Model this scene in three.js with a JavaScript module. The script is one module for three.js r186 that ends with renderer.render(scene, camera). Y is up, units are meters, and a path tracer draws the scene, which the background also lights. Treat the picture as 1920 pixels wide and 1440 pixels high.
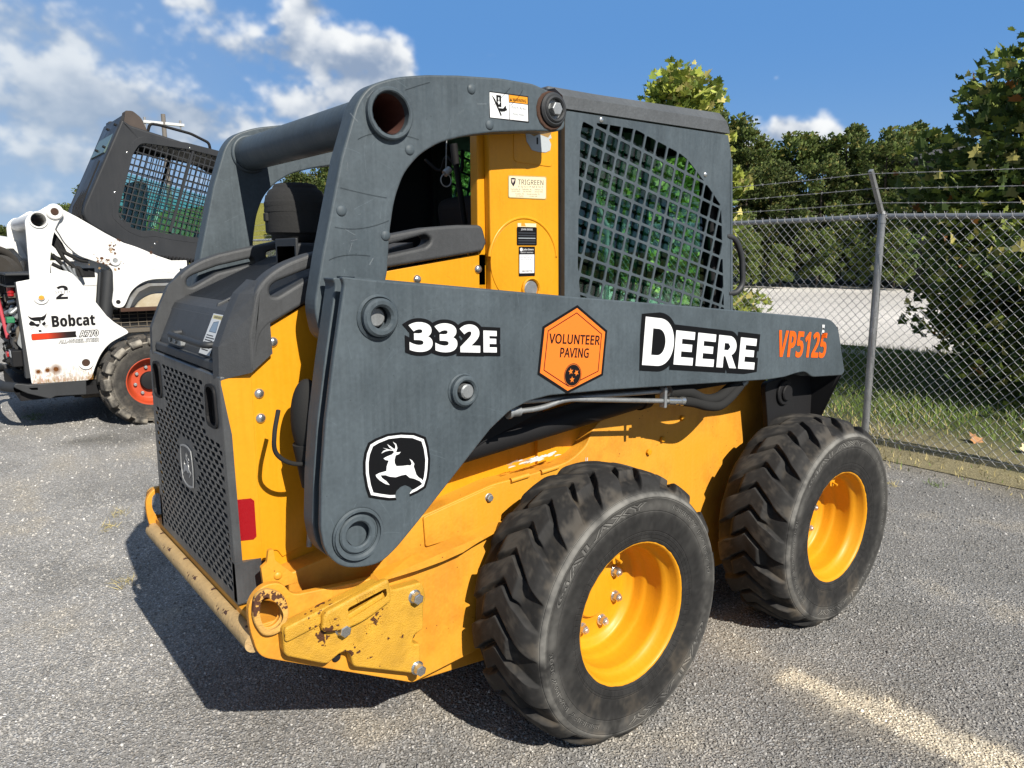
import * as THREE from 'three';
import { mergeGeometries, toCreasedNormals } from 'three/addons/utils/BufferGeometryUtils.js';
import { RoundedBoxGeometry } from 'three/addons/geometries/RoundedBoxGeometry.js';

// ---------------------------------------------------------------- camera, sky, sun, exposure
const scene = new THREE.Scene();
const camera = new THREE.PerspectiveCamera(53.69, 4 / 3, 0.05, 3000);
camera.rotation.order = 'YXZ';
camera.position.set(-1.7036, 1.5685, 2.4258);
camera.rotation.set(-0.17163, -0.66709, -0.0023);

const SUN = new THREE.Vector3(-0.115, 1, 1.25).normalize();
const sun = new THREE.DirectionalLight(new THREE.Color(1, 0.94, 0.84), 5);
sun.name = 'sun';
sun.position.copy(SUN).multiplyScalar(60);
sun.castShadow = true;
sun.shadow.mapSize.set(4096, 4096);
sun.shadow.radius = 1;
Object.assign(sun.shadow.camera, { left: -45, right: 45, top: 45, bottom: -45, near: 1, far: 160 });
scene.add(sun, sun.target);

const renderer = new THREE.WebGLRenderer({ antialias: true });
renderer.toneMapping = THREE.LinearToneMapping;
renderer.toneMappingExposure = 1.72;
renderer.shadowMap.enabled = true;
renderer.setSize(1024, 768);

// ---------------------------------------------------------------- numbers and noise
function rng(seed) { let s = seed >>> 0; return () => { s = (s + 0x6d2b79f5) >>> 0; let t = Math.imul(s ^ (s >>> 15), 1 | s); t = (t + Math.imul(t ^ (t >>> 7), 61 | t)) ^ t; return ((t ^ (t >>> 14)) >>> 0) / 4294967296; }; }
const PERM = new Uint8Array(512), RV = new Float32Array(256);
{ const r = rng(11); const a = [...Array(256).keys()]; for (let i = 255; i > 0; i--) { const j = Math.floor(r() * (i + 1)); [a[i], a[j]] = [a[j], a[i]]; } for (let i = 0; i < 512; i++) PERM[i] = a[i & 255]; for (let i = 0; i < 256; i++) RV[i] = r(); }
function noise3(x, y, z) {
  const X = Math.floor(x), Y = Math.floor(y), Z = Math.floor(z); let u = x - X, v = y - Y, w = z - Z;
  u = u * u * (3 - 2 * u); v = v * v * (3 - 2 * v); w = w * w * (3 - 2 * w);
  const a = X & 255, b = (X + 1) & 255, c = Y & 255, d = (Y + 1) & 255, e = Z & 255, f = (Z + 1) & 255;
  const ac = PERM[PERM[a] + c], bc = PERM[PERM[b] + c], ad = PERM[PERM[a] + d], bd = PERM[PERM[b] + d];
  const l = (p, q, t) => p + (q - p) * t;
  return l(l(l(RV[PERM[ac + e]], RV[PERM[bc + e]], u), l(RV[PERM[ad + e]], RV[PERM[bd + e]], u), v), l(l(RV[PERM[ac + f]], RV[PERM[bc + f]], u), l(RV[PERM[ad + f]], RV[PERM[bd + f]], u), v), w);
}
function fbm3(x, y, z, oct) { let s = 0, a = 0.5, n = 0; for (let i = 0; i < oct; i++) { s += a * noise3(x, y, z); n += a; a *= 0.5; x = x * 2.03 + 17.1; y = y * 2.03 + 5.7; z = z * 2.03 + 9.2; } return s / n; }
const clamp = (x, a = 0, b = 1) => Math.min(b, Math.max(a, x));
const sstep = (a, b, x) => { const t = clamp((x - a) / (b - a)); return t * t * (3 - 2 * t); };
const lerp = (a, b, t) => a + (b - a) * t;
const s2l = (v) => (v <= 0.04045 ? v / 12.92 : Math.pow((v + 0.055) / 1.055, 2.4));
const lin = (r, g, b) => [s2l(r / 255), s2l(g / 255), s2l(b / 255)];

// ---------------------------------------------------------------- the sky: blue air and cumulus, one float panorama
{
  const W = 4096, H = 2048, data = new Float32Array(W * H * 4), D = Math.PI / 180;
  // cloud banks: azimuth and elevation of the middle (degrees), half width, half height, density, greyness of the underside
  const banks = [
    [-79.5, 9.6, 7.2, 2.2, 1.15, .75], [-83, 13.8, 6.5, 2.4, .72, .8], [-73.5, 7.4, 3.4, 1.7, .72, .5], [-82.5, 6.2, 4.5, 1.5, .85, .8], [-86, 3.2, 6, 1.2, .75, .9], [-72, 4.2, 5, 1.0, .55, .7],
    [-71, 13.5, 3.0, 1.3, .75, .35], [-73.5, 15.8, 3.0, 1.2, .7, .3], [-67.3, 14.7, 1.5, 1.6, .8, .3], [-66, 16.9, 2.2, 1.6, 1.0, .2], [-63.8, 13.2, 3.6, 2.0, 1.15, .45], [-60.8, 12.1, 1.9, 1.7, 1.1, .35], [-62.3, 10.2, 3.6, 1.5, .8, .8], [-67.5, 9.8, 2.6, 1.6, .6, .7], [-65, 7.6, 4, 1.2, .65, .6],
    [-57.5, 6.0, 3, 1.4, .6, .7], [-53, 12.6, .7, .35, .5, .2],
    [-32.4, 7.5, 2.6, 1.0, 1.0, .3], [-31.0, 8.6, 1.5, 1.3, 1.1, .2], [-36.5, 6.5, 2.3, .9, .9, .4], [-28, 6.3, 2.4, .9, .85, .3], [-33.6, 11.4, .6, .3, .45, .1], [-41, 5.5, 3.5, 1, .7, .4], [-22, 5, 3, .9, .8, .4],
  ];
  const r = rng(5);
  for (let i = 0; i < 80; i++) banks.push([5 + r() * 255, 4 + r() * r() * 50, 4 + r() * 7, 1.3 + r() * 2.6, .75 + r() * .35, .3 + r() * .5]);
  for (let row = 0; row < H; row++) {
    const el = ((row + 0.5) / H - 0.5) * 180, y = Math.sin(el * D), c = Math.cos(el * D);
    const up = clamp(el / 90), k = Math.pow(1 - up, 5), q = sstep(0, 16, el);
    const top = lin(92, 142, 205), mid = lin(100, 155, 219), low = lin(146, 184, 224);
    const near = banks.filter((b) => Math.abs(el - b[1]) < b[3] * 2.4 + 2);
    for (let col = 0; col < W; col++) {
      const az = ((col + 0.5) / W - 0.5) * 360, x = Math.cos(az * D) * c, z = Math.sin(az * D) * c, o = (row * W + col) * 4;
      const out = [0, 1, 2].map((i) => lerp(lerp(low[i], mid[i], q), top[i], 1 - k));
      if (el > -1 && near.length) {
        let m = 0, h = 0, w = 0, g = 0, wx = 0, started = false, wy = 0;
        for (const b of near) {
          let da = az - b[0]; if (da > 180) da -= 360; if (da < -180) da += 360;
          da *= c;
          if (Math.abs(da) > b[2] * 2.2 + 2.5) continue;
          if (!started) { started = true; wx = (fbm3(x * 14, y * 20, z * 14, 3) - .5) * 5; wy = (fbm3(x * 14 + 40, y * 20, z * 14, 3) - .5) * 3.2; }
          const ex = (da + wx) / b[2], ey = (el + wy - b[1]) / b[3], flat = ey < 0 ? 1.35 : 1;
          const f = b[4] * Math.exp(-(ex * ex + ey * ey * flat) * 0.85);
          m += f; w += f * f; h += f * f * ey; g += f * f * b[5];
        }
        if (m > 0.03) {
          const n = fbm3(x * 30, y * 42, z * 30, 6), n2 = fbm3(x * 75 + 9, y * 95, z * 75, 4);
          const d = m * (0.38 + 1.0 * n) + (n2 - .5) * .45 - 0.40, a = sstep(-0.07, 0.42, d);
          const hh = h / w, gg = g / w;
          const lit = clamp(0.66 + hh * 0.34 + (n - 0.5) * 1.1 + (n2 - .5) * .5 - gg * 0.16 - sstep(.3, .9, d) * gg * .32);
          const shade = lin(142, 160, 188), bright = [0.93, 0.95, 0.98];
          for (let i = 0; i < 3; i++) out[i] = lerp(out[i], lerp(shade[i], bright[i], sstep(.18, .92, lit)), a * .96);
        }
      }
      if (el > 16) { const v = sstep(18, 40, el) * (.45 + .4 * fbm3(x * 5, y * 5, z * 5, 4)), hz = lin(158, 165, 174); for (let i = 0; i < 3; i++) out[i] = lerp(out[i], hz[i], v); }
      { const v = sstep(-58, -88, az) * sstep(-140, -100, az) * sstep(32, 4, el) * .62 * (.6 + .8 * fbm3(x * 6, y * 12, z * 6, 3)), hz = lin(172, 192, 216); for (let i = 0; i < 3; i++) out[i] = lerp(out[i], hz[i], v); }
      if (el < 0) for (let i = 0; i < 3; i++) out[i] = lerp(out[i], [.24, .25, .25][i], sstep(0, -6, el));
      data[o] = out[0] * .62; data[o + 1] = out[1] * .615; data[o + 2] = out[2] * .595; data[o + 3] = 1;
    }
  }
  const t = new THREE.DataTexture(data, W, H, THREE.RGBAFormat, THREE.FloatType);
  t.mapping = THREE.EquirectangularReflectionMapping; t.magFilter = THREE.LinearFilter; t.minFilter = THREE.LinearFilter; t.needsUpdate = true;
  scene.background = t; scene.environment = t;
}
// ---------------------------------------------------------------- naming
const used = {};
function numbered(n) { used[n] = (used[n] ?? 0) + 1; return used[n] === 1 ? n : n + '_' + String(used[n] - 1).padStart(3, '0'); }
function tag(o, label, category, group) { o.userData.label = label; o.userData.category = category; if (group) o.userData.group = group; return o; }
function thing(name, label, category, pos = [0, 0, 0], group) { const o = new THREE.Group(); o.name = numbered(name); o.position.set(...pos); scene.add(o); return tag(o, label, category, group); }
function part(parent, name, geo, mat, label) {
  if (Array.isArray(geo)) geo = merge(geo);
  const m = new THREE.Mesh(geo, mat); m.name = name; m.castShadow = m.receiveShadow = true; if (label) m.userData.label = label; parent.add(m); return m;
}
function struct(name, geo, mat) { const m = part(scene, numbered(name), geo, mat); m.userData.kind = 'structure'; return m; }

// ---------------------------------------------------------------- geometry
function merge(list) { return mergeGeometries(list.map((g) => { const k = g.index ? g.toNonIndexed() : g; for (const a of Object.keys(k.attributes)) if (!['position', 'normal', 'uv', 'color'].includes(a)) k.deleteAttribute(a); return k; }), false); }
function boxUV(g) {                                                    // uv in metres, by the main direction of each face
  if (g.index) g = g.toNonIndexed();
  const p = g.attributes.position.array, n = p.length / 9, uv = new Float32Array(n * 6);
  for (let i = 0; i < n; i++) {
    const o = i * 9, ax = p[o + 3] - p[o], ay = p[o + 4] - p[o + 1], az = p[o + 5] - p[o + 2], bx = p[o + 6] - p[o], by = p[o + 7] - p[o + 1], bz = p[o + 8] - p[o + 2];
    const nx = Math.abs(ay * bz - az * by), ny = Math.abs(az * bx - ax * bz), nz = Math.abs(ax * by - ay * bx);
    for (let k = 0; k < 3; k++) { const x = p[o + k * 3], y = p[o + k * 3 + 1], z = p[o + k * 3 + 2]; const [u, v] = nz >= nx && nz >= ny ? [x, y] : nx >= ny ? [z, y] : [x, z]; uv[i * 6 + k * 2] = u; uv[i * 6 + k * 2 + 1] = v; }
  }
  g.setAttribute('uv', new THREE.BufferAttribute(uv, 2)); return g;
}
function shapeOf(pts, holes = []) { const s = new THREE.Shape(pts.map((p) => new THREE.Vector2(p[0], p[1]))); for (const h of holes) s.holes.push(new THREE.Path(h.map((p) => new THREE.Vector2(p[0], p[1])))); return s; }
function ext(pts, z0, z1, { bevel = 0, holes = [], seg = 2 } = {}) {   // a plate between two z, its outline in x and y
  const g = new THREE.ExtrudeGeometry(shapeOf(pts, holes), { depth: z1 - z0 - 2 * bevel, bevelEnabled: bevel > 0, bevelThickness: bevel, bevelSize: bevel, bevelOffset: -bevel, bevelSegments: seg, steps: 1, curveSegments: 12 });
  g.translate(0, 0, z0 + bevel); return boxUV(g);
}
function extX(pts, x0, x1, o = {}) { const m = ([z, y]) => [-z, y], g = ext(pts.map(m), x0, x1, { ...o, holes: (o.holes ?? []).map((h) => h.map(m)) }); g.rotateY(Math.PI / 2); return boxUV(g); }   // outline in z and y
function extY(pts, y0, y1, o = {}) { const m = ([x, z]) => [x, -z], g = ext(pts.map(m), y0, y1, { ...o, holes: (o.holes ?? []).map((h) => h.map(m)) }); g.rotateX(-Math.PI / 2); return boxUV(g); }  // outline in x and z
function round(pts, r0, n = 5) {                                        // rounds the corners of an outline; a third number is that corner's own radius
  const out = [], N = pts.length;
  for (let i = 0; i < N; i++) {
    const p = pts[i], a = pts[(i + N - 1) % N], b = pts[(i + 1) % N], la = Math.hypot(a[0] - p[0], a[1] - p[1]), lb = Math.hypot(b[0] - p[0], b[1] - p[1]);
    const r = Math.min(p[2] ?? r0, la * .48, lb * .48);
    if (r < 1e-4) { out.push([p[0], p[1]]); continue; }
    const A = [p[0] + (a[0] - p[0]) / la * r, p[1] + (a[1] - p[1]) / la * r], B = [p[0] + (b[0] - p[0]) / lb * r, p[1] + (b[1] - p[1]) / lb * r];
    for (let k = 0; k <= n; k++) { const t = k / n, s = 1 - t; out.push([s * s * A[0] + 2 * s * t * p[0] + t * t * B[0], s * s * A[1] + 2 * s * t * p[1] + t * t * B[1]]); }
  }
  return out;
}
function loft(sections, closed = true) {                                // [[z, outline], ...] with equally long outlines
  const pos = [], N = sections[0][1].length, P = (s, i) => [s[1][i % N][0], s[1][i % N][1], s[1][i % N][2] ?? s[0]];
  for (let k = 0; k + 1 < sections.length; k++) for (let i = 0; i < N; i++) { const a = P(sections[k], i), b = P(sections[k], i + 1), c = P(sections[k + 1], i + 1), d = P(sections[k + 1], i); pos.push(...a, ...b, ...c, ...a, ...c, ...d); }
  if (closed) for (const [s, flip] of [[sections[0], true], [sections.at(-1), false]]) for (const t of THREE.ShapeUtils.triangulateShape(s[1].map((p) => new THREE.Vector2(p[0], p[1])), [])) pos.push(...(flip ? [t[0], t[2], t[1]] : t).flatMap((i) => P(s, i)));
  const g = new THREE.BufferGeometry(); g.setAttribute('position', new THREE.Float32BufferAttribute(pos, 3)); g.computeVertexNormals(); return boxUV(g);
}
function bx(x0, x1, y0, y1, z0, z1, r = 0) {
  const w = x1 - x0, h = y1 - y0, d = z1 - z0, g = r ? new RoundedBoxGeometry(w, h, d, 2, Math.min(r, w / 2.01, h / 2.01, d / 2.01)) : new THREE.BoxGeometry(w, h, d);
  g.translate((x0 + x1) / 2, (y0 + y1) / 2, (z0 + z1) / 2); return boxUV(g);
}
const V = (p) => new THREE.Vector3(...p);
function rod(a, b, r, seg = 20, r2 = r) {
  const A = V(a), B = V(b), g = new THREE.CylinderGeometry(r2, r, A.distanceTo(B), seg);
  g.applyQuaternion(new THREE.Quaternion().setFromUnitVectors(new THREE.Vector3(0, 1, 0), B.clone().sub(A).normalize())); g.translate(...A.add(B).multiplyScalar(.5).toArray()); return boxUV(g);
}
function tube(pts, r, seg = 48, rad = 10, tension = .5) { return boxUV(new THREE.TubeGeometry(new THREE.CatmullRomCurve3(pts.map(V), false, 'catmullrom', tension), seg, r, rad, false)); }
function pipe(pts, r, bend = .03, rad = 10) {                           // straight runs with rounded bends
  const path = new THREE.CurvePath(), P = pts.map(V); let last = P[0];
  for (let i = 1; i < P.length; i++) {
    if (i === P.length - 1) { path.add(new THREE.LineCurve3(last, P[i])); break; }
    const a = P[i].clone().add(P[i - 1].clone().sub(P[i]).setLength(Math.min(bend, P[i].distanceTo(P[i - 1]) * .45))), b = P[i].clone().add(P[i + 1].clone().sub(P[i]).setLength(Math.min(bend, P[i].distanceTo(P[i + 1]) * .45)));
    path.add(new THREE.LineCurve3(last, a)); path.add(new THREE.QuadraticBezierCurve3(a, P[i], b)); last = b;
  }
  return boxUV(new THREE.TubeGeometry(path, Math.max(24, pts.length * 14), r, rad, false));
}
function ringZ(x, y, z0, z1, r0, r1, b = .004, seg = 40) {              // a collar with its hole along z
  const pr = [[r0, z0], [r1 - b, z0], [r1, z0 + b], [r1, z1 - b], [r1 - b, z1], [r0 + b, z1], [r0, z1 - b], [r0, z0]].map((p) => new THREE.Vector2(...p));
  const g = new THREE.LatheGeometry(pr, seg).rotateX(Math.PI / 2); g.translate(x, y, 0); return boxUV(toCreasedNormals(g.toNonIndexed(), .5));
}
function discZ(x, y, z0, z1, r, b = .004, seg = 32) {
  const s = z1 > z0 ? 1 : -1; const pr = [[0, z0], [r, z0], [r, z1 - s * b], [r - b, z1], [0, z1]].map((p) => new THREE.Vector2(...p));
  const g = new THREE.LatheGeometry(pr, seg).rotateX(Math.PI / 2); g.translate(x, y, 0); return boxUV(toCreasedNormals(g.toNonIndexed(), .5));
}
function domeZ(x, y, z, r, h = r * .6) { const g = new THREE.SphereGeometry(r, 18, 8, 0, Math.PI * 2, 0, Math.PI / 2).rotateX(Math.PI / 2); g.scale(1, 1, h / r); g.translate(x, y, z); return boxUV(g); }
function hexZ(x, y, z0, z1, r, turn = 0) { const p = []; for (let i = 0; i < 6; i++) p.push([x + r * Math.cos(turn + i * Math.PI / 3), y + r * Math.sin(turn + i * Math.PI / 3)]); return ext(p, z0, z1, { bevel: Math.min(.003, r * .2) }); }
const circle = (x, y, r, n = 28, a0 = 0) => [...Array(n)].map((_, i) => [x + r * Math.cos(a0 + i / n * 2 * Math.PI), y + r * Math.sin(a0 + i / n * 2 * Math.PI)]);
const mirror = (pts) => pts;
function clipPoly(poly, region) {                                       // Sutherland-Hodgman against a convex counter-clockwise region
  let out = poly;
  for (let i = 0; i < region.length && out.length; i++) {
    const a = region[i], b = region[(i + 1) % region.length], side = (p) => (b[0] - a[0]) * (p[1] - a[1]) - (b[1] - a[1]) * (p[0] - a[0]), inp = out; out = [];
    for (let k = 0; k < inp.length; k++) { const p = inp[k], q = inp[(k + 1) % inp.length], sp = side(p), sq = side(q); if (sp >= 0) out.push(p); if ((sp >= 0) !== (sq >= 0)) { const t = sp / (sp - sq); out.push([p[0] + (q[0] - p[0]) * t, p[1] + (q[1] - p[1]) * t]); } }
  }
  return out;
}
const areaOf = (p) => { let s = 0; for (let i = 0; i < p.length; i++) { const q = p[(i + 1) % p.length]; s += p[i][0] * q[1] - q[0] * p[i][1]; } return s / 2; };

// ---------------------------------------------------------------- textures
function tileNoise(w, h, px, py, oct, seed) {                           // periodic value noise, 0..1
  const out = new Float32Array(w * h); let amp = 1, total = 0;
  for (let o = 0; o < oct; o++) {
    const r = rng(seed + o * 31), gx = px << o, gy = py << o, g = new Float32Array(gx * gy).map(() => r());
    for (let y = 0; y < h; y++) {
      const fy = y / h * gy, iy = Math.floor(fy), ty = fy - iy, sy = ty * ty * (3 - 2 * ty), r0 = (iy % gy) * gx, r1 = ((iy + 1) % gy) * gx;
      for (let x = 0; x < w; x++) { const fx = x / w * gx, ix = Math.floor(fx), tx = fx - ix, sx = tx * tx * (3 - 2 * tx), i0 = ix % gx, i1 = (ix + 1) % gx; out[y * w + x] += amp * ((g[r0 + i0] * (1 - sx) + g[r0 + i1] * sx) * (1 - sy) + (g[r1 + i0] * (1 - sx) + g[r1 + i1] * sx) * sy); }
    }
    total += amp; amp *= .5;
  }
  return out.map((v) => v / total);
}
function dataTex(w, h, fn, srgb = true) {
  const d = new Uint8Array(w * h * 4);
  for (let i = 0; i < w * h; i++) { const c = fn(i, i % w, Math.floor(i / w)); d[i * 4] = clamp(c[0]) * 255; d[i * 4 + 1] = clamp(c[1]) * 255; d[i * 4 + 2] = clamp(c[2]) * 255; d[i * 4 + 3] = 255; }
  const t = new THREE.DataTexture(d, w, h); t.wrapS = t.wrapT = THREE.RepeatWrapping; t.magFilter = THREE.LinearFilter; if (srgb) t.colorSpace = THREE.SRGBColorSpace; t.needsUpdate = true; return t;
}
const rep = (t, sx, sy = sx) => { const k = t.clone(); k.repeat.set(sx, sy); k.needsUpdate = true; return k; };
function std(o) { const m = new THREE.MeshPhysicalMaterial(o); m.side = THREE.DoubleSide; return m; }
const rgb = (r, g, b) => new THREE.Color().setRGB(r, g, b);

// painted steel: fine vertical streaks, blotches of dust, hairline scratches
const paintTex = (() => {
  const n = 1024, streak = tileNoise(n, n, 160, 7, 2, 1), blot = tileNoise(n, n, 4, 4, 5, 2), fine = tileNoise(n, n, 128, 128, 2, 3), mott = tileNoise(n, n, 18, 14, 4, 12), scr = new Float32Array(n * n), r = rng(4);
  for (let i = 0; i < 120; i++) { let x = r() * n, y = r() * n, a = r() * 6.28, l = 20 + r() * 160, s = .1 + r() * .35; for (let k = 0; k < l; k++) { x += Math.cos(a); y += Math.sin(a); a += (r() - .5) * .06; scr[((y & 1023) * n) + (x & 1023)] = s * (1 - k / l); } }
  for (let i = 0; i < 260; i++) { const x = r() * n, y = r() * n, q = .6 + r() * 1.6, s = (r() - .6) * .7; for (let dy = -3; dy < 4; dy++) for (let dx = -3; dx < 4; dx++) if (dx * dx + dy * dy < q * q) scr[(((y + dy) & 1023) * n) + ((x + dx) & 1023)] = s; }
  return { n, streak, blot, fine, scr, mott };
})();
const grayMap = dataTex(1024, 1024, (i) => { const P = paintTex, v = .80 + (P.streak[i] - .5) * .055 + (P.mott[i] - .5) * .12 + (P.blot[i] - .5) * .20 + (P.fine[i] - .5) * .08 + P.scr[i] * .45; return [v, v * 1.0, v * 1.0]; });
const cleanMap = dataTex(1024, 1024, (i) => { const P = paintTex, v = .90 + (P.streak[i] - .5) * .03 + (P.blot[i] - .5) * .09 + (P.fine[i] - .5) * .03 - Math.abs(P.scr[i]) * .22; return [v, v, v]; });
const dirtMap = dataTex(1024, 1024, (i) => { const P = paintTex, d = sstep(.44, .80, P.blot[i] + (P.fine[i] - .5) * .12 + (P.mott[i] - .5) * .35) * .36, s = P.scr[i] < -.1 ? .45 : 0; return [.93 - d * .25 - s, .93 - d * .34 - s * 1.2, .93 - d * .48 - s * 1.35]; });
const roughTex = dataTex(1024, 1024, (i) => { const P = paintTex, v = .55 + (P.blot[i] - .5) * .5 + (P.streak[i] - .5) * .2 + Math.abs(P.scr[i]) * .3; return [v, v, v]; }, false);
const bumpTex = dataTex(512, 512, (() => { const a = tileNoise(512, 512, 64, 64, 3, 8), b = tileNoise(512, 512, 6, 6, 3, 9); return (i) => { const v = a[i] * .5 + b[i] * .5; return [v, v, v]; }; })(), false);
const M = {};
M.gray = std({ color: rgb(.080, .103, .120), map: grayMap, roughnessMap: roughTex, roughness: .95, bumpMap: bumpTex, bumpScale: .0006, specularIntensity: .6 });
M.grayPlastic = std({ color: rgb(.05166, .05544, .06048), map: rep(grayMap, 1.3), roughness: .62, bumpMap: rep(bumpTex, 9), bumpScale: .0007 });
M.darkGray = std({ color: rgb(.02394, .02646, .03024), map: grayMap, roughness: .6 });
M.black = std({ color: rgb(.010, .010, .011), roughness: .65, specularIntensity: .35 });
M.blackMatte = std({ color: rgb(.018, .018, .018), roughness: .9, map: rep(grayMap, 2), bumpMap: rep(bumpTex, 4), bumpScale: .001 });
M.yellow = std({ color: rgb(.66, .284, .008), map: cleanMap, roughnessMap: roughTex, roughness: .72, bumpMap: bumpTex, bumpScale: .0004, clearcoat: .12, clearcoatRoughness: .4, specularIntensity: .5 });
M.yellowWorn = std({ color: rgb(.64, .285, .022), map: dirtMap, roughnessMap: roughTex, roughness: .95, bumpMap: rep(bumpTex, 2), bumpScale: .0012 });
M.white = std({ color: rgb(.72, .72, .705), map: cleanMap, roughnessMap: roughTex, roughness: .8, clearcoat: .15, clearcoatRoughness: .4 });
M.steel = std({ color: rgb(.55, .55, .53), metalness: .9, roughness: .38, roughnessMap: rep(roughTex, 6) });
M.zinc = std({ color: rgb(.42, .44, .45), metalness: .75, roughness: .55, map: rep(grayMap, 3) });
M.rust = std({ color: rgb(.0693, .0315, .01764), roughness: .95, map: rep(grayMap, 5), bumpMap: rep(bumpTex, 6), bumpScale: .002 });
M.rubber = std({ color: rgb(.016, .016, .016), roughness: .85, specularIntensity: .35, bumpMap: rep(bumpTex, 8), bumpScale: .001 });
M.glass = std({ color: rgb(.50, .80, .66), roughness: 0, transmission: 1, thickness: 0, ior: 1.5 });
M.clearGlass = std({ color: rgb(.86, .94, .91), roughness: 0, transmission: 1, thickness: 0, ior: 1.5 });
M.red = std({ color: rgb(.2646, .00756, .00945), roughness: .35, clearcoat: .6 });
M.orange = std({ color: rgb(.4536, .05355, .0126), map: dirtMap, roughness: .6 });

// printed labels: drawn in metres (y up) on a canvas, laid 1.5 mm above the surface
function decal(parent, name, x0, y0, x1, y1, z, ppm, draw, { metal = 0, rough = .5, face = 1 } = {}) {
  const w = Math.min(2048, Math.round((x1 - x0) * ppm)), h = Math.min(2048, Math.round((y1 - y0) * ppm)), c = document.createElement('canvas'); c.width = w; c.height = h;
  const g = c.getContext('2d'), s = w / (x1 - x0), sy = h / (y1 - y0); g.setTransform(s, 0, 0, -sy, -x0 * s, y1 * sy);
  draw(g);
  { const r = rng(Math.round(w * 7 + h)); g.globalCompositeOperation = 'destination-out'; for (let i = 0; i < w * h / 2600; i++) { const x = x0 + r() * (x1 - x0), y = y0 + r() * (y1 - y0), q = (.4 + r() * 1.1) / ppm; g.fillStyle = `rgba(0,0,0,${.25 + r() * .6})`; g.fillRect(x, y, q * (1 + r() * 3), q); } for (let i = 0; i < w * h / 26000; i++) { const x = x0 + r() * (x1 - x0), y = y0 + r() * (y1 - y0), a = r() * 6.28, l = (15 + r() * 50) / ppm; g.strokeStyle = `rgba(0,0,0,${.12 + r() * .25})`; g.lineWidth = .8 / ppm; g.beginPath(); g.moveTo(x, y); g.lineTo(x + Math.cos(a) * l, y + Math.sin(a) * l); g.stroke(); } }
  const t = new THREE.CanvasTexture(c); t.colorSpace = THREE.SRGBColorSpace; t.wrapS = t.wrapT = THREE.ClampToEdgeWrapping;
  const q = new THREE.PlaneGeometry(x1 - x0, y1 - y0); q.translate((x0 + x1) / 2, (y0 + y1) / 2, z + .0015);
  return part(parent, name, q, std({ map: t, color: rgb(.66, .66, .66), transparent: true, roughness: Math.max(rough, .6), specularIntensity: .25, metalness: metal }));
}
function poly(g, pts, fill, stroke, lw) { g.beginPath(); pts.forEach((p, i) => (i ? g.lineTo(p[0], p[1]) : g.moveTo(p[0], p[1]))); g.closePath(); if (fill) { g.fillStyle = fill; g.fill(); } if (stroke) { g.strokeStyle = stroke; g.lineWidth = lw; g.lineJoin = 'round'; g.stroke(); } }
function words(g, text, x, y, size, fill, { w, font = 'bold', family = 'sans-serif', stroke, lw = 0, align = 'left', skew = 0, tilt = 0 } = {}) {   // size: letter height in metres
  g.save(); g.translate(x, y); g.rotate(tilt); g.transform(1, 0, skew, 1, 0, 0);
  g.font = `${font} 100px ${family}`; g.textAlign = 'left'; const m = g.measureText(text), k = size / 72, kx = w ? w / m.width : k; g.scale(kx, -k); const ox = align === 'center' ? -m.width / 2 : 0;
  if (stroke) { g.strokeStyle = stroke; g.lineWidth = lw / k; g.lineJoin = 'miter'; g.miterLimit = 3; g.strokeText(text, ox, 0); }
  if (fill) { g.fillStyle = fill; g.fillText(text, ox, 0); }
  g.restore();
}
// ---------------------------------------------------------------- the ground
const gravel = (() => {                                                 // stones stamped one over the other: albedo and height
  const n = 2048, alb = new Float32Array(n * n).fill(.34), hgt = new Float32Array(n * n).fill(.12), tint = new Float32Array(n * n), r = rng(21), base = tileNoise(n, n, 256, 256, 2, 5), big = tileNoise(n, n, 5, 5, 4, 6);
  for (let i = 0; i < n * n; i++) { alb[i] = .40 + (base[i] - .5) * .34; hgt[i] = .10 + base[i] * .22; }
  for (let i = 0; i < 130000; i++) {
    const x = Math.floor(r() * n), y = Math.floor(r() * n); if (r() > .35 + big[y * n + x] * 1.1) continue;
    const f = i / 130000, R = 1.3 + Math.pow(r(), 3.2) * 6.5, a = r() * 3.14, q = .6 + r() * .5, v = clamp(.54 + (r() - .5) * .36 + (r() < .035 ? .30 : 0)), t = (r() - .5) * .12, ca = Math.cos(a), sa = Math.sin(a), B = Math.ceil(R), top = .25 + R * .075 + r() * .1, fx = (r() - .5) * .5, fy = (r() - .5) * .5;
    for (let dy = -B; dy <= B; dy++) for (let dx = -B; dx <= B; dx++) {
      const u = (dx * ca + dy * sa) / R, w = (dy * ca - dx * sa) / (R * q), d = Math.max(Math.abs(u), Math.abs(w), (Math.abs(u) + Math.abs(w)) * .72); if (d > 1) continue;
      const k = ((y + dy) & 2047) * n + ((x + dx) & 2047), h = top * (1 - d * d * .55) + (u * fx + w * fy) * .12;
      if (h > hgt[k] - .05) { hgt[k] = h; alb[k] = v * (1 - .25 * d * d); tint[k] = t; }
    }
  }
  return { map: dataTex(n, n, (i) => { const v = Math.pow(clamp(alb[i]), .62); return [v * (1 + tint[i] * .35), v, v * (1 - tint[i] * .5)]; }), bump: dataTex(n, n, (i) => [hgt[i], hgt[i], hgt[i]], false) };
})();
const fadeRect = (x, z, cx, cz, rx, rz, soft = .4) => 1 - sstep(1 - soft, 1 + soft, Math.hypot((x - cx) / rx, (z - cz) / rz));
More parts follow.
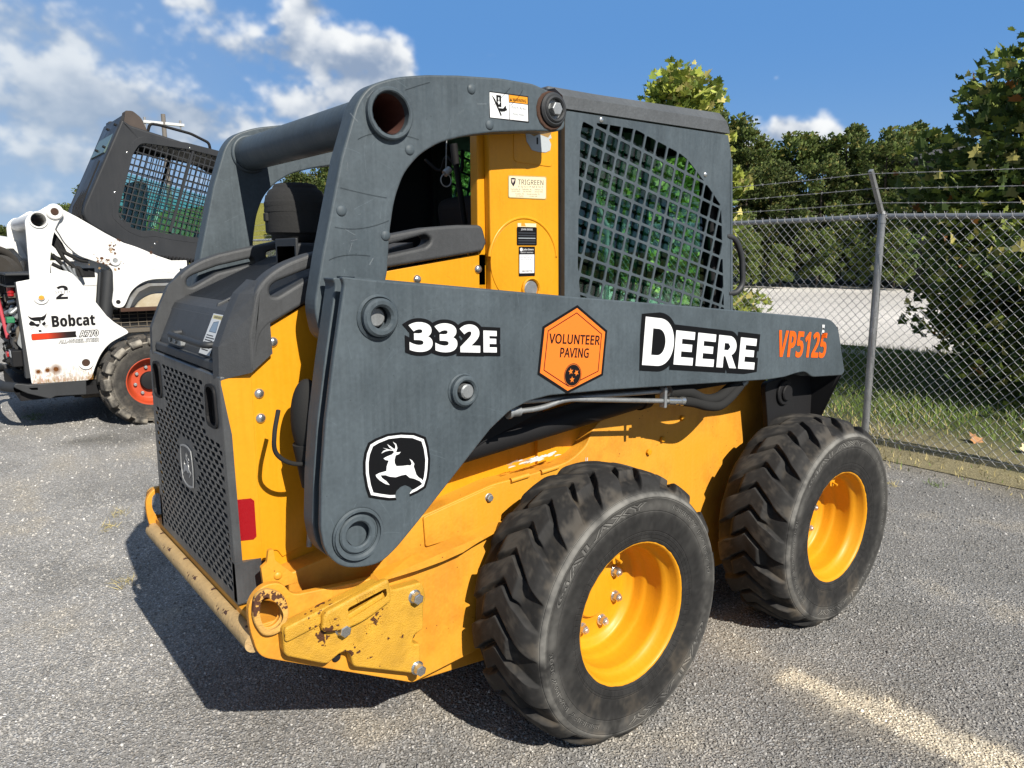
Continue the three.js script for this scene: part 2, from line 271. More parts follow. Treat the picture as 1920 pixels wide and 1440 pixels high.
function groundColor(x, z) {                                            // base colour of the yard: pale crushed stone, darker where it is packed asphalt
  const n = fbm3(x * .9 + 50, z * .9, 3, 4), n2 = fbm3(x * 3.1 + 9, z * 3.1, 7, 4), n3 = fbm3(x * 9, z * 9, 1, 3);
  const pale = sstep(-.1, -2.3, z + (n - .5) * 2.2) * .75 + sstep(-.5, -1.5, x + (n - .5) * 1.2) * .65;
  let v = lerp(.56, .78, clamp(pale)) * (1 + (n2 - .5) * .38 + (n3 - .5) * .26);
  let c = [v * 1.02, v * .99, v * .945];
  const mixIn = (k, q) => { k = clamp(k); c = c.map((a, i) => lerp(a, q[i], k)); };
  mixIn(sstep(.50, .72, n2 * .7 + n * .3 + (n3 - .5) * .25) * .55, [.86, .76, .60]); v = sstep(.46, .28, n2); mixIn(v * .22, [.46, .45, .42]);                    // dusty patches
  // a worn streak of dry clay, from the lower right towards the front wheel
  const ax = .735, az = 1.03, bx = .83, bz = 1.95, t = clamp(((x - ax) * (bx - ax) + (z - az) * (bz - az)) / ((bx - ax) ** 2 + (bz - az) ** 2)), d = Math.hypot(x - ax - t * (bx - ax), z - az - t * (bz - az));
  mixIn((1 - sstep(.032 + t * .035, .055 + t * .06, d + (n3 - .5) * .085 + (n2 - .5) * .06 + (fbm3(x * 30, z * 30, 2, 2) - .5) * .05)) * .92, [1.75, 1.54, 1.18]);
  mixIn((1 - sstep(.03, .22, d + (n2 - .5) * .2)) * .4, [.86, .76, .60]);
  mixIn(fadeRect(x, z, -1.35, 1.35, .75, .5, .6) * .42 * (.4 + n2), [1.0, .88, .70]);
  mixIn(fadeRect(x, z, -.30, -4.72, .55, .26, .3) * .8 * sstep(.3, .55, n2 + .1), [.29, .28, .25]);   // damp patch beside the white machine
  mixIn(sstep(3.3, 4.1, x + (n - .5) * .8) * (.5 + n2 * .5), [.52, .45, .32]);
  mixIn(sstep(12, 40, Math.hypot(x, z)) * (z < 3 ? .25 : .8), [.22, .22, .12]);
  return c;
}
const lines = (parts) => { const o = []; for (const [a, b, s] of parts) for (let v = a; v < b - 1e-6; v += s) o.push(v); o.push(parts.at(-1)[1]); return o; };
function sheet(xs, zs, y, colour, scale) {
  const pos = [], col = [], uv = [], idx = [], nx = xs.length;
  for (const z of zs) for (const x of xs) { pos.push(x, typeof y === 'function' ? y(x, z) : y, z); col.push(...colour(x, z)); uv.push(x * scale, z * scale); }
  for (let j = 0; j + 1 < zs.length; j++) for (let i = 0; i + 1 < nx; i++) { const a = j * nx + i, b = a + 1, c = a + nx, d = c + 1; idx.push(a, c, b, b, c, d); }
  const g = new THREE.BufferGeometry(); g.setAttribute('position', new THREE.Float32BufferAttribute(pos, 3)); g.setAttribute('color', new THREE.Float32BufferAttribute(col, 3)); g.setAttribute('uv', new THREE.Float32BufferAttribute(uv, 2)); g.setIndex(idx); g.computeVertexNormals(); return g;
}
M.gravel = std({ map: gravel.map, bumpMap: gravel.bump, bumpScale: .008, roughness: .95, vertexColors: true, specularIntensity: .35 });
{
  const xs = lines([[-1500, -300, 400], [-300, -60, 80], [-60, -12, 6], [-12, -4, .5], [-4, 4.4, .045], [4.4, 12, .4], [12, 60, 6], [60, 300, 80], [300, 1500, 400]]);
  const zs = lines([[-1500, -300, 400], [-300, -60, 80], [-60, -16, 4], [-16, -3, .25], [-3, 3.4, .045], [3.4, 12, .6], [12, 60, 8], [60, 300, 80], [300, 1500, 400]]);
  struct('ground', sheet(xs, zs, 0, groundColor, 1 / 1.6), M.gravel);
  // the open gravel lot beyond the fence, and the strip of earth and turf between
  const lot = (x, z) => { const n = fbm3(x * .35, z * .35, 2, 4), e = fbm3(x * .12, z * .5, 8, 3); return [1.55, 1.47, 1.36].map((v) => v * (.78 + n * .28 + (e - .5) * .42)); };
  struct('gravel_lot', sheet(lines([[9.6, 33, .6]]), lines([[-34, 26, .8]]), .012, lot, 1 / 2.1), M.gravel);
  const turf = (x, z) => { const n = fbm3(x * 1.6, z * 1.6, 4, 4), k = clamp(sstep(4.3, 5.6, x + (n - .5) * 1.6)); return [lerp(.66, .20, k) * (.7 + n * .6), lerp(.57, .235, k) * (.7 + n * .6), lerp(.33, .075, k) * (.7 + n * .6)]; };
  struct('turf_strip', sheet(lines([[3.98, 10.6, .12]]), lines([[-30, 14, .3]]), (x, z) => .006 + .03 * sstep(4.3, 5.4, x) * fbm3(x, z, 0, 3), turf, 1 / 1.3), M.gravel);
  const meadow = (x, z) => { const n = fbm3(x * .25, z * .25, 4, 4); return [.18 + n * .1, .19 + n * .08, .05]; };
  struct('meadow', sheet(lines([[32.5, 120, 3]]), lines([[-80, 60, 4]]), (x) => .02 + sstep(33, 44, x) * .5, meadow, .3), M.gravel);
  // a grassy bank behind the far end of the yard
  const bank = (x, z) => { const n = fbm3(x * .3, z * .3, 2, 4), m = fbm3(x * 1.5, z * 1.5, 2, 3); return [.31 + n * .17 + m * .1, .32 + n * .13 + m * .07, .08]; };
  struct('hill', sheet(lines([[-60, 60, 2]]), lines([[-110, -26, 2]]), (x, z) => .015 + 4.6 * sstep(-27, -48, z) * sstep(7, 15, x) * (.9 + .2 * fbm3(x * .08, z * .08, 1, 2)), bank, .4), M.gravel);
}
{ // loose stones on the yard, thicker close to the camera
  const g = new THREE.IcosahedronGeometry(1, 0), p = g.attributes.position, r0 = rng(3), seen = {};
  for (let i = 0; i < p.count; i++) { const k = [p.getX(i), p.getY(i), p.getZ(i)].map((v) => v.toFixed(3)).join(); seen[k] ??= .72 + r0() * .5; p.setXYZ(i, p.getX(i) * seen[k], p.getY(i) * seen[k], p.getZ(i) * seen[k]); }
  g.computeVertexNormals();
  const N = 150000, im = new THREE.InstancedMesh(g, std({ roughness: .95, specularIntensity: .3, color: 0xffffff }), N), r = rng(77), m = new THREE.Matrix4(), q = new THREE.Quaternion(), e = new THREE.Euler(), C = new THREE.Color();
  for (let i = 0; i < N; i++) {
    let x, z, R; do { R = 1.2 * Math.pow(11, r()); const a = (-100 + r() * 105) * Math.PI / 180; x = -1.7 + Math.cos(a) * R; z = 2.43 + Math.sin(a) * R; } while (x > 4.1 || fbm3(x * 1.7, z * 1.7, 5, 3) + (r() - .5) * .5 < .40);
    const s = (.0014 + Math.pow(r(), 3.5) * .0056) * (r() < .004 ? 1.8 : 1) * (1 + Math.max(0, R - 3) * .13), gc = groundColor(x, z), v = (.62 + r() * .75 + (r() < .05 ? .9 : 0)) * .36;
    q.setFromEuler(e.set(r() * 6.3, r() * 6.3, r() * 6.3)); m.compose(new THREE.Vector3(x, s * .25, z), q, new THREE.Vector3(s, s * (.55 + r() * .4), s * (.7 + r() * .5)));
    im.setMatrixAt(i, m); im.setColorAt(i, C.setRGB(gc[0] * v, gc[1] * v, gc[2] * v));
  }
  im.name = 'loose_gravel'; im.castShadow = im.receiveShadow = true; im.userData.kind = 'stuff'; tag(im, 'loose grey gravel strewn over the yard', 'gravel'); im.userData.kind = 'stuff'; scene.add(im);
}
{ // grass along the fence: single curved blades
  const blade = new THREE.BufferGeometry(); blade.setAttribute('position', new THREE.Float32BufferAttribute([-.5, 0, 0, .5, 0, 0, .36, .45, .1, -.5, 0, 0, .36, .45, .1, -.36, .45, .1, -.36, .45, .1, .36, .45, .1, 0, 1, .42], 3)); blade.computeVertexNormals();
  const N = 60000, im = new THREE.InstancedMesh(blade, std({ roughness: .8, color: 0xffffff, side: THREE.DoubleSide }), N), r = rng(9), m = new THREE.Matrix4(), q = new THREE.Quaternion(), e = new THREE.Euler(), C = new THREE.Color();
  for (let i = 0; i < N; i++) {
    let x, z; do { x = 3.75 + Math.pow(r(), .8) * 6.8; z = -7 + r() * 12; } while (fbm3(x * 1.3, z * 1.3, 6, 3) + (r() - .5) * .5 < .56 - sstep(4.4, 5.6, x) * .22);
    const k = sstep(4.5, 5.5, x + (r() - .5)), n = fbm3(x * .8, z * .8, 2, 2), h = (.02 + k * .05 + r() * .035 * (1 + k)) * (r() < .02 ? 2.0 : 1) * (.6 + n * .8); let dry = r() > .18 + k * .72;
    q.setFromEuler(e.set((r() - .5) * .9, r() * 6.3, (r() - .5) * .9)); m.compose(new THREE.Vector3(x, .004, z), q, new THREE.Vector3(.005 + r() * .005, h, h));
    if (i < 260) { const [tx, tz, d] = [[-.847, -2.525, 1], [-.946, -2.313, 1], [-1.043, -1.426, 1], [-.90, -6.0, 0], [-.95, -6.15, 0], [3.62, .30, 0], [3.4, .1, 1], [-.86, -6.2, 0]][i % 8]; m.compose(new THREE.Vector3(tx + (r() - .5) * .09, .002, tz + (r() - .5) * .12), q.setFromEuler(e.set((r() - .5) * 2.6, r() * 6.3, (r() - .5) * 2.6)), new THREE.Vector3(.003, .03 + r() * .045, .05)); dry = d; }
    im.setMatrixAt(i, m); const v = .7 + r() * .6; dry ? C.setRGB(.36 * v, .30 * v, .13 * v) : C.setRGB(.095 * v, .15 * v, .022 * v); im.setColorAt(i, C);
  }
  im.name = 'grass'; im.castShadow = im.receiveShadow = true; tag(im, 'green and dry grass growing along the chain link fence', 'grass'); im.userData.kind = 'stuff'; scene.add(im);
}
// ---------------------------------------------------------------- chain link fence with three strands of barbed wire
{
  const X = 4.4, f = thing('chain_link_fence', 'galvanised chain link fence with leaning arms and three barbed wires beside the yard', 'fence', [X, 0, 0]);
  M.galv = std({ color: rgb(.36, .37, .38), metalness: .5, roughness: .45, map: rep(grayMap, 2), roughnessMap: rep(roughTex, 2) });
  M.wire = std({ color: rgb(.30, .30, .30), metalness: .3, roughness: .5 });
  const posts = [2.45, -.585, -3.62, -6.65, -9.68, -12.71, -15.74];
  const railY = (z) => z > -.585 ? 1.845 - (z + .585) * .035 : 1.845 - Math.sin(clamp((-.585 - z) / 3.03) * Math.PI) * .012;
  for (const z of posts) {
    const p = part(f, 'fence_post', [rod([0, -.02, z], [0, 1.86, z], .03, 18), rod([0, 1.86, z], [0, 1.885, z], .033, 18, .02)], M.galv);
    part(p, 'barb_arm', [bx(-.018, .018, -.02, .39, -.016, .016, .004)].map((g) => { g.rotateZ(.62); g.translate(-.01, 1.865, z); return g; }), M.galv);
    part(p, 'tie_band', [rod([-.0, 1.79, z], [0, 1.815, z], .034, 16)], M.galv);
  }
  for (let i = 0; i + 1 < posts.length; i++) part(f, 'top_rail', tube([0, .33, .66, 1].map((t) => { const z = lerp(posts[i], posts[i + 1], t); return [.035, railY(z), z]; }), .022, 24, 10), M.galv);
  part(f, 'tension_wire', rod([.0, .05, posts[0]], [0, .05, posts.at(-1)], .0022, 5), M.wire);
  // woven wires: every wire is a zigzag between its neighbours
  const W = .074, rows = 24, H = 1.80 / (rows * 2), a = [];
  const wire = (() => {
    const pts = []; for (let i = 0; i <= rows * 2; i++) { const y = .045 + i * H / 1, s = i % 2; if (y > 1.9) break; pts.push([s ? .0045 : -.0045, y, (s ? 1 : -1) * W / 4]); }
    const top = pts.at(-1), s = Math.sign(top[2]); const list = [];
    for (let i = 0; i + 1 < pts.length; i++) list.push(rod(pts[i], pts[i + 1], 0.0019, 5));
    list.push(rod(top, [top[0], top[1] + .035, top[2] - s * .012], 0.0019, 5)); list.push(rod(pts[0], [pts[0][0], pts[0][1] - .03, pts[0][2] * .4], 0.0019, 5));
    const g = merge(list); g.deleteAttribute('uv'); return g;
  })();
  const far = []; let n = 0;
  for (let z = 2.2; z > -15.7; z -= W / 2, n++) {
    const flip = n % 2, y = railY(z) - 1.845;
    if (n < 296) { const m = part(f, 'wire', wire, M.wire); m.position.set(0, y, z); if (flip) m.rotation.y = Math.PI; }
    else { const g = wire.clone(); if (flip) g.rotateY(Math.PI); g.translate(0, y, z); far.push(g); }
  }
  const fm = part(f, 'woven_wire', mergeGeometries(far), M.wire); fm.userData.kind = 'stuff';
  // barbed wire: two twisted strands and barbs
  for (let k = 0; k < 3; k++) {
    const x = -.075 - k * .088, y = 1.945 + k * .105, pr = [], r = rng(60 + k);
    for (let i = 0; i + 1 < posts.length; i++) {
      const z0 = posts[i], z1 = posts[i + 1], sag = (t) => -.022 * Math.sin(t * Math.PI), ends = [[], []];
      for (let j = 0; j <= 60; j++) { const t = j / 60, z = lerp(z0, z1, t); for (const q of [0, 1]) ends[q].push([x + Math.cos(j * 1.4 + q * 3.14) * .0022, y + sag(t) + Math.sin(j * 1.4 + q * 3.14) * .0022 - (z > -.585 ? (z + .585) * .028 : 0), z]); }
      for (const e of ends) pr.push(tube(e, .0014, 120, 4));
      for (let z = z0 - .06; z > z1; z -= .125) { const t = (z - z0) / (z1 - z0), yy = y + sag(t) - (z > -.585 ? (z + .585) * .028 : 0); for (const s of [0, 1]) { const u = r() * 3.14, d = [Math.cos(u) * .013, Math.sin(u) * .013, (r() - .5) * .012]; pr.push(rod([x - d[0], yy - d[1], z - d[2] + s * .006], [x + d[0], yy + d[1], z + d[2] + s * .006], .0011, 4)); } }
    }
    part(f, 'barbed_wire', pr, M.wire);
  }
}
// ---------------------------------------------------------------- trees
M.leaf = std({ vertexColors: true, color: rgb(1.25, 1.22, 1.0), roughness: .85, specularIntensity: .5, transmission: .3, thickness: 0 });
M.bark = std({ color: rgb(.0945, .0756, .0567), roughness: .95, map: rep(grayMap, 2, .6), bumpMap: rep(bumpTex, 3), bumpScale: .01 });
M.paleBark = std({ color: rgb(.3654, .3402, .2898), roughness: .9, map: rep(dirtMap, 2), bumpMap: rep(bumpTex, 3), bumpScale: .004 });
function limbs(h, spread, n, seed, r0, y0 = .25) {                     // a tapered trunk with limbs; returns geometry and the tips
  const r = rng(seed), g = [], tips = [], bend = [(r() - .5) * .06 * h, (r() - .5) * .06 * h], at = (t) => [bend[0] * Math.sin(t * 3), h * t, bend[1] * Math.sin(t * 2.4)];
  for (let i = 0; i < 7; i++) g.push(rod(at(i / 7), at((i + 1) / 7), r0 * (1 - i / 8), 9, r0 * (1 - (i + 1) / 8)));
  for (let i = 0; i < n; i++) {
    const t = y0 + (1 - y0) * ((i + r() * .7) / n) * .94, a = i * 2.4 + r(), L = spread * (1 - .55 * Math.abs(t - .45)) * (.7 + r() * .45), b = at(t), m = [b[0] + Math.cos(a) * L * .55, b[1] + L * (.22 + r() * .2), b[2] + Math.sin(a) * L * .55], e = [b[0] + Math.cos(a + .2) * L, b[1] + L * (.3 + r() * .4), b[2] + Math.sin(a + .2) * L], q = r0 * (1 - t) * .5 + r0 * .06;
    g.push(rod(b, m, q, 6, q * .6), rod(m, e, q * .6, 5, q * .2)); tips.push(m, e);
    for (let k = 0; k < 2; k++) { const u = a + (k ? .9 : -.8), w = [m[0] + Math.cos(u) * L * .42, m[1] + L * (.1 + r() * .3), m[2] + Math.sin(u) * L * .42]; g.push(rod(m, w, q * .4, 4, q * .12)); tips.push(w); }
  }
  tips.push(at(1)); return { geo: merge(g), tips };
}
// a lobed leaf, about one unit long, with a fold along the middle
const LOBED = [[0, 0], [.20, .02], [.50, -.06], [.42, .18], [.62, .36], [.36, .42], [.26, .52], [.30, .74], [.12, .70], [0, 1]];
function leafCrown(spots, count, size, seed, colour, { shape = LOBED, droop = .5 } = {}) {
  const r = rng(seed), pos = [], col = [], nor = [], e = new THREE.Euler(), m = new THREE.Matrix4(), v = new THREE.Vector3();
  const right = shape, tris = []; for (let i = 1; i + 1 < right.length; i++) tris.push([right[0], right[i], right[i + 1]]);
  for (let i = 0; i < count; i++) {
    const s = spots[Math.floor(r() * spots.length)], a = r() * 6.283, u = Math.acos(2 * r() - 1), q = Math.pow(r(), .45) * s[3], px = s[0] + Math.sin(u) * Math.cos(a) * q, py = s[1] + Math.cos(u) * q * .8, pz = s[2] + Math.sin(u) * Math.sin(a) * q;
    m.makeRotationFromEuler(e.set(-.3 - r() * 1.3 - droop * (r() - .3), Math.atan2(px - s[0], pz - s[2]) + (r() - .5) * 2.2, (r() - .5) * 1.1, 'YXZ'));
    const k = size * (.55 + r() * .7), c = colour(r, px, py, pz);
    for (const sg of [1, -1]) for (const t of tris) for (const p of sg > 0 ? t : [t[0], t[2], t[1]]) { v.set(p[0] * sg * k, Math.abs(p[0]) * k * .22 - p[1] * p[1] * k * .12, p[1] * k).applyMatrix4(m); pos.push(px + v.x, py + v.y, pz + v.z); col.push(...c); }
  }
  const g = new THREE.BufferGeometry(); g.setAttribute('position', new THREE.Float32BufferAttribute(pos, 3)); g.setAttribute('color', new THREE.Float32BufferAttribute(col, 3)); g.computeVertexNormals(); return g;
}
function crownSpots(n, h0, h1, rad, seed, prof) { const r = rng(seed), o = []; for (let i = 0; i < n; i++) { const t = r(), a = r() * 6.283, R = rad * prof(t) * (.55 + .45 * Math.sqrt(r())); o.push([Math.cos(a) * R, lerp(h0, h1, t), Math.sin(a) * R, rad * (.16 + r() * .2)]); } return o; }
const sycamoreGreen = (r, x, y) => { const v = .75 + r() * .5, t = r(); return t < .012 ? [.24 * v, .10 * v, .03] : t < .10 ? [.27 * v, .25 * v, .09 * v] : t < .4 ? [.15 * v, .19 * v, .04 * v] : [.040 * v, .070 * v, .016 * v]; };
const sycamorePale = (r) => { const v = .75 + r() * .5, t = r(); return t < .16 ? [.42 * v, .38 * v, .16 * v] : t < .6 ? [.24 * v, .28 * v, .055 * v] : [.12 * v, .17 * v, .035 * v]; };
function sycamore(label, pos, h, rad, low, leaves, size, seed, colour, bark, prof) {
  const t = thing('sycamore_tree', label, 'tree', pos), L = limbs(h * .93, rad * .8, 12, seed, h * .016 + .01, low + .05);
  part(t, 'trunk', L.geo, bark);
  const spots = crownSpots(Math.round(70 + rad * 26), h * low, h * .96, rad, seed + 1, prof); for (const p of L.tips) spots.push([p[0], p[1], p[2], rad * .2]);
  part(t, 'crown', leafCrown(spots, leaves, size, seed + 2, colour), M.leaf); return t;
}
sycamore('big dark sycamore with broad leaves hanging down behind the fence', [8.3, 0, .30], 3.62, 2.0, .05, 36000, .105, 31, sycamoreGreen, M.bark, (t) => .45 + .62 * Math.sin(Math.PI * clamp(t * .84 + .10)));
sycamore('slender pale green young tree standing behind the cab', [5.45, 0, -3.62], 3.66, 1.05, .15, 7600, .092, 43, sycamorePale, M.paleBark, (t) => .12 + .92 * Math.pow(1 - t, 1.1));

// the wood beyond the lot: four builds of tree, each cloned
const QUAD = [[0, 0], [.5, .5], [0, 1]];
function woodTree(seed, h, rad, tone) {
  const t = new THREE.Group(), L = limbs(h * .85, rad * .8, 8, seed, h * .018, .3); part(t, 'trunk', L.geo, M.bark);
  const r = rng(seed + 7), spots = []; for (let i = 0; i < 40; i++) { const y = .06 + r() * .92, a = r() * 6.283, p = Math.pow(Math.sin(Math.PI * clamp(y * .80 + .17)), .7), R = rad * p * (.45 + .55 * Math.sqrt(r())); spots.push([Math.cos(a) * R, h * y * .93, Math.sin(a) * R, rad * (.24 + r() * .22)]); }
  const shade = spots.map(() => .72 + r() * .5); let k = 0;
  part(t, 'crown', leafCrown(spots, 9500, .18, seed + 3, (q, x, y) => { const v = tone * (.65 + q() * .7), g = q(); return g < .1 ? [.16 * v, .15 * v, .045 * v] : g < .45 ? [.085 * v, .115 * v, .030 * v] : [.060 * v, .090 * v, .024 * v]; }, { shape: QUAD, droop: .8 }), M.leaf); return t;
}
const kinds = [woodTree(101, 7.4, 1.75, 1.15), woodTree(131, 7.9, 2.1, .72), woodTree(161, 6.6, 1.7, 1.45), woodTree(191, 8.0, 1.5, .92)];
{
  const r = rng(71), names = ['rounded deciduous tree', 'broad dark tree', 'low bushy light green tree', 'narrow upright tree'];
  let n = 0;
  const put = (x, z, k, s, y, label, group) => { const t = kinds[k].clone(); t.name = numbered('woodland_tree'); t.position.set(x, y, z); t.scale.set(s * (.95 + r() * .2), s, s * (.95 + r() * .2)); t.rotation.y = r() * 6.283; scene.add(t); tag(t, label, 'tree', group); };
  for (const [row, dist, step, s] of [[0, 37, 2.2, .80], [1, 40, 2.2, .92], [2, 44, 2.3, 1.06]]) for (let a = -64; a < -2; a += step * (.85 + r() * .3) / dist * 57.3) {
    if (row === 0 && a > -26.2 && a < -22.6) continue;
    const A = a * Math.PI / 180, R = dist * (.97 + r() * .07), k = Math.floor(r() * 4);
    put(-1.7 + Math.cos(A) * R, 2.4 + Math.sin(A) * R, k, s * (.84 + r() * .30), .3, `${names[k]} in the wood beyond the gravel lot`, `${names[k]}s in the wood beyond the lot`);
  }
  for (let a = -66; a < -4; a += 2.4) { const A = a * Math.PI / 180, R = 34.5 + r() * 1.8; put(-1.7 + Math.cos(A) * R, 2.4 + Math.sin(A) * R, 2, .30 + r() * .16, .1, 'low green bush at the foot of the wood beyond the lot', 'bushes at the foot of the wood'); }
  // beyond the far end of the yard
  put(14.4, -35.4, 1, .62, 1.0, 'dark round tree on the grassy bank, seen under the lift arm tube', undefined);
  put(16.3, -36.4, 0, .52, 1.4, 'lighter tree on the grassy bank, right of the dark round one', undefined);
  put(13.3, -34.5, 2, .42, .9, 'short yellow green tree at the left of the bank, behind the air intake', undefined);
  put(5.45, -45, 0, .60, 0, 'small distant tree above the lift arm of the white machine', undefined);
  put(6.75, -44.7, 3, .74, 0, 'thin distant tree showing at the left edge of the raised black cab', undefined);
  put(2.2, -45.5, 1, .40, 0, 'dark far tree at the left edge of the view', undefined);
}
// grey plank barn half hidden by the dark sycamore
{
  const b = thing('barn', 'weathered grey plank barn half hidden between the wood and the dark sycamore', 'barn', [31.4, 0, -13.4]), m = [.07, .08, .09].map((v) => std({ color: rgb(v, v, v * 1.06), roughness: .9, map: rep(grayMap, 2) })), r = rng(8), wall = part(b, 'wall', bx(.06, 3, 0, 5.2, -.05, 2.6), m[0]);
  for (let i = 0; i < 11; i++) part(wall, 'plank', bx(.0, .055, .05, 5.15 + r() * .08, -.03 + i * .24, .195 + i * .24, .008), m[i % 3]);
  part(b, 'roof', ext([[-.2, 5.2], [1.5, 5.7], [3.2, 5.2], [3.2, 5.3], [1.5, 5.82], [-.2, 5.3]], -.2, 2.8), m[0]);
}
// utility pole with a white crossarm, behind the raised cab
{
  const p = thing('utility_pole', 'thin utility pole with a pale crossarm showing above the raised black cab', 'pole', [6.75, 0, -30.2]);
  part(p, 'pole', rod([0, 0, 0], [0, 6.9, 0], .12, 10, .08), std({ color: rgb(.126, .1134, .1008), roughness: .9 }));
  part(p, 'crossarm', bx(-.75, .75, 6.50, 6.60, -.07, .07, .01), std({ color: rgb(.441, .4536, .4536), roughness: .6 }));
  for (const x of [-.68, .62]) part(p, 'insulator', [rod([x, 6.60, 0], [x, 6.72, 0], .045, 8), rod([x, 6.5, 0], [x, 6.30, 0], .03, 6)], std({ color: rgb(.189, .189, .189), roughness: .4 }));
}
// fallen leaves on the grass and the gravel
{
  const g = leafCrown([[0, 0, 0, 0]], 1, 1, 5, () => [1, 1, 1], {}); g.center();
  const r = rng(15), tones = [['brown', [.30, .15, .06]], ['pale tan', [.55, .42, .24]], ['whitish', [.62, .58, .50]]];
  for (const [x, z, k, s, where] of [[5.05, .02, 0, .125, 'lying in the grass nearest the fence post'], [5.0, .42, 1, .12, 'lying in the grass right of the brown leaf'], [5.75, .2, 1, .13, 'lying deeper in the grass, behind the others'], [4.75, 1.2, 2, .09, 'lying in the dry grass under the wire mesh'], [3.95, 1.0, 2, .10, 'lying on the gravel before the fence'], [4.9, 1.65, 0, .1, 'in the dry grass at the right edge of the view'], [5.6, .75, 0, .12, 'curled in the shaded grass behind the mesh']]) {
    const m = part(scene, numbered('fallen_leaf'), g, std({ color: rgb(...tones[k][1]), roughness: .8 })); m.position.set(x, .045, z); m.rotation.set(.3 + r() * .5, r() * 6, (r() - .5)); m.scale.setScalar(s * .85); tag(m, `${tones[k][0]} fallen leaf ${where}`, 'leaf', 'fallen leaves');
  }
}
// ---------------------------------------------------------------- tyres: a relief of slanting lugs on a rounded carcass (axle along z, outer side +z)
function tyreGeometry({ R, r, w, lugs, depth, nu = 816, style, text }) {
  // cross section from the inner bead over the tread to the outer bead, v = 0..1
  const h = w / 2, prof = [[r, -h * .82], [r + .012, -h * .93], [lerp(r, R, .45), -h * 1.0], [lerp(r, R, .78), -h * .97], [R - depth * 1.25, -h * .88], [R - depth * .55, -h * .5], [R - depth * .45, 0], [R - depth * .55, h * .5], [R - depth * 1.25, h * .88], [lerp(r, R, .80), h * .965], [lerp(r, R, .76), h * 1.0], [lerp(r, R, .70), h * .985], [lerp(r, R, .45), h * .975], [r + .016, h * .93], [r + .004, h * .90], [r, h * .82]];
  const curve = new THREE.CatmullRomCurve3(prof.map((p) => new THREE.Vector3(p[0], p[1], 0)), false, 'centripetal'), nv = 118, P = [], N = [];
  for (let j = 0; j <= nv; j++) { const p = curve.getPoint(j / nv), t = curve.getTangent(j / nv); P.push(p); N.push([-t.y * -1, t.x * -1].map((q) => q)); }
  const A = [0]; for (let j = 1; j <= nv; j++) A.push(A[j - 1] + P[j].distanceTo(P[j - 1]));
  const bendOf = (a) => .66 * clamp(a, 0, 1.0);
  const vOf = (rho) => { for (let j = nv; j > nv / 2; j--) if ((P[j].x - r) / (R - r) >= rho) return A[j] / A[nv]; return 1; };
  const pos = [], uv = [], idx = [], col = [];
  const box = (x, a, b, e) => sstep(a - e, a + e, x) * (1 - sstep(b - e, b + e, x));
  for (let i = 0; i <= nu; i++) {
    for (let j = 0; j <= nv; j++) {
      const p = P[j], n = N[j], q = p.y / h, aq = Math.abs(q), skew = style === 'chevron' ? bendOf(aq) : 0, th = (i / nu + skew / lugs) * 2 * Math.PI, c = Math.cos(th), s = Math.sin(th); let d = 0, lug = 0;
      if (j > nv * .18 && j < nv * .80) {
        const side = q >= 0 ? 1 : -1, a = Math.abs(q), ph = th / (2 * Math.PI) * lugs + (side > 0 ? 0 : .5);
        if (style === 'chevron') {
          // lug middle line: steep near the centre, square to the edge at the shoulder
          for (const sd of [1, -1]) {
            const qq = q * sd; if (qq < -.5) continue;
            const bend = bendOf(Math.abs(qq)), f = (((th / (2 * Math.PI) * lugs + (sd > 0 ? 0 : .5) - bend) % 1) + 1) % 1, wd = lerp(.208, .262, sstep(.30, .62, qq)) - (qq < 0 ? .012 : 0);
            const m = box(f, .5 - wd, .5 + wd, .026) * sstep(-.46, -.38, qq) * (1 - sstep(.86, 1.06, qq) * .75) * (p.x > lerp(r, R, .66) ? 1 : 0);
            lug = Math.max(lug, m * sstep(lerp(r, R, .83), lerp(r, R, .92), p.x));
          }
        } else {
          const f = ((ph % 1) + 1) % 1, g = (((th / (2 * Math.PI) * lugs) % 1) + 1) % 1;
          lug = Math.max(box(f, .14, .80, .03) * box(a, .46, 1.2, .035), box((g + .35 + q * .35) % 1, .2, .82, .03) * box(a, -1, .37, .03)) * sstep(lerp(r, R, .60), lerp(r, R, .80), p.x);
        }
        d = lug * depth;
      }
      d += (fbm3(c * 9 + 20, s * 9 + 20, q * 5, 2) - .5) * .0022;
      const rr = p.x + n[0] * d, zz = p.y + n[1] * d; pos.push(rr * c, rr * s, zz); uv.push(i / nu + skew / lugs, A[j] / A[nv]);
      const g = fbm3(rr * c * 15, rr * s * 15, zz * 15 + 9, 3), e = fbm3(rr * c * 75, rr * s * 75, zz * 75 + 4, 3);
      // worn rubber: clay in the grooves, pale scuff on the rim of the side wall
      const rho = (p.x - r) / (R - r), out = q > .86 ? 1 : 0, rib = out * (Math.exp(-Math.pow((rho - .79) / .045, 2)) * 1.0 + Math.exp(-Math.pow((rho - .62) / .12, 2)) * .38), groove = (j > nv * .16 && j < nv * .66) ? (1 - lug) : 0;
      let v = .020 + (e - .5) * .022 + lug * .010, k = clamp(groove * sstep(.36, .74, g + (e - .5) * .4) * .5), sc = clamp(rib * sstep(.05, .72, g + (e - .5) * .22) * .95);
      if (q > .9) sc = Math.max(sc, sstep(.35, .75, g) * .07);
      const low = q > .8 ? sstep(-.1, -.9, s) * sstep(.40, .75, g + (e - .5) * .3) * .3 * (j / nv < .84 ? 1 : 0) : 0;
      let C = [v, v, v * 1.02]; const dust = lug * sstep(.40, .68, g + (e - .5) * .6) * .5; C = C.map((x, z) => lerp(x, [.115, .105, .091][z], dust)); C = C.map((x, z) => lerp(x, [.125, .105, .08][z], k)); C = C.map((x, z) => lerp(x, [.25, .25, .24][z], sc)); C = C.map((x, z) => lerp(x, [.14, .11, .075][z], low));
      col.push(...C);
    }
  }
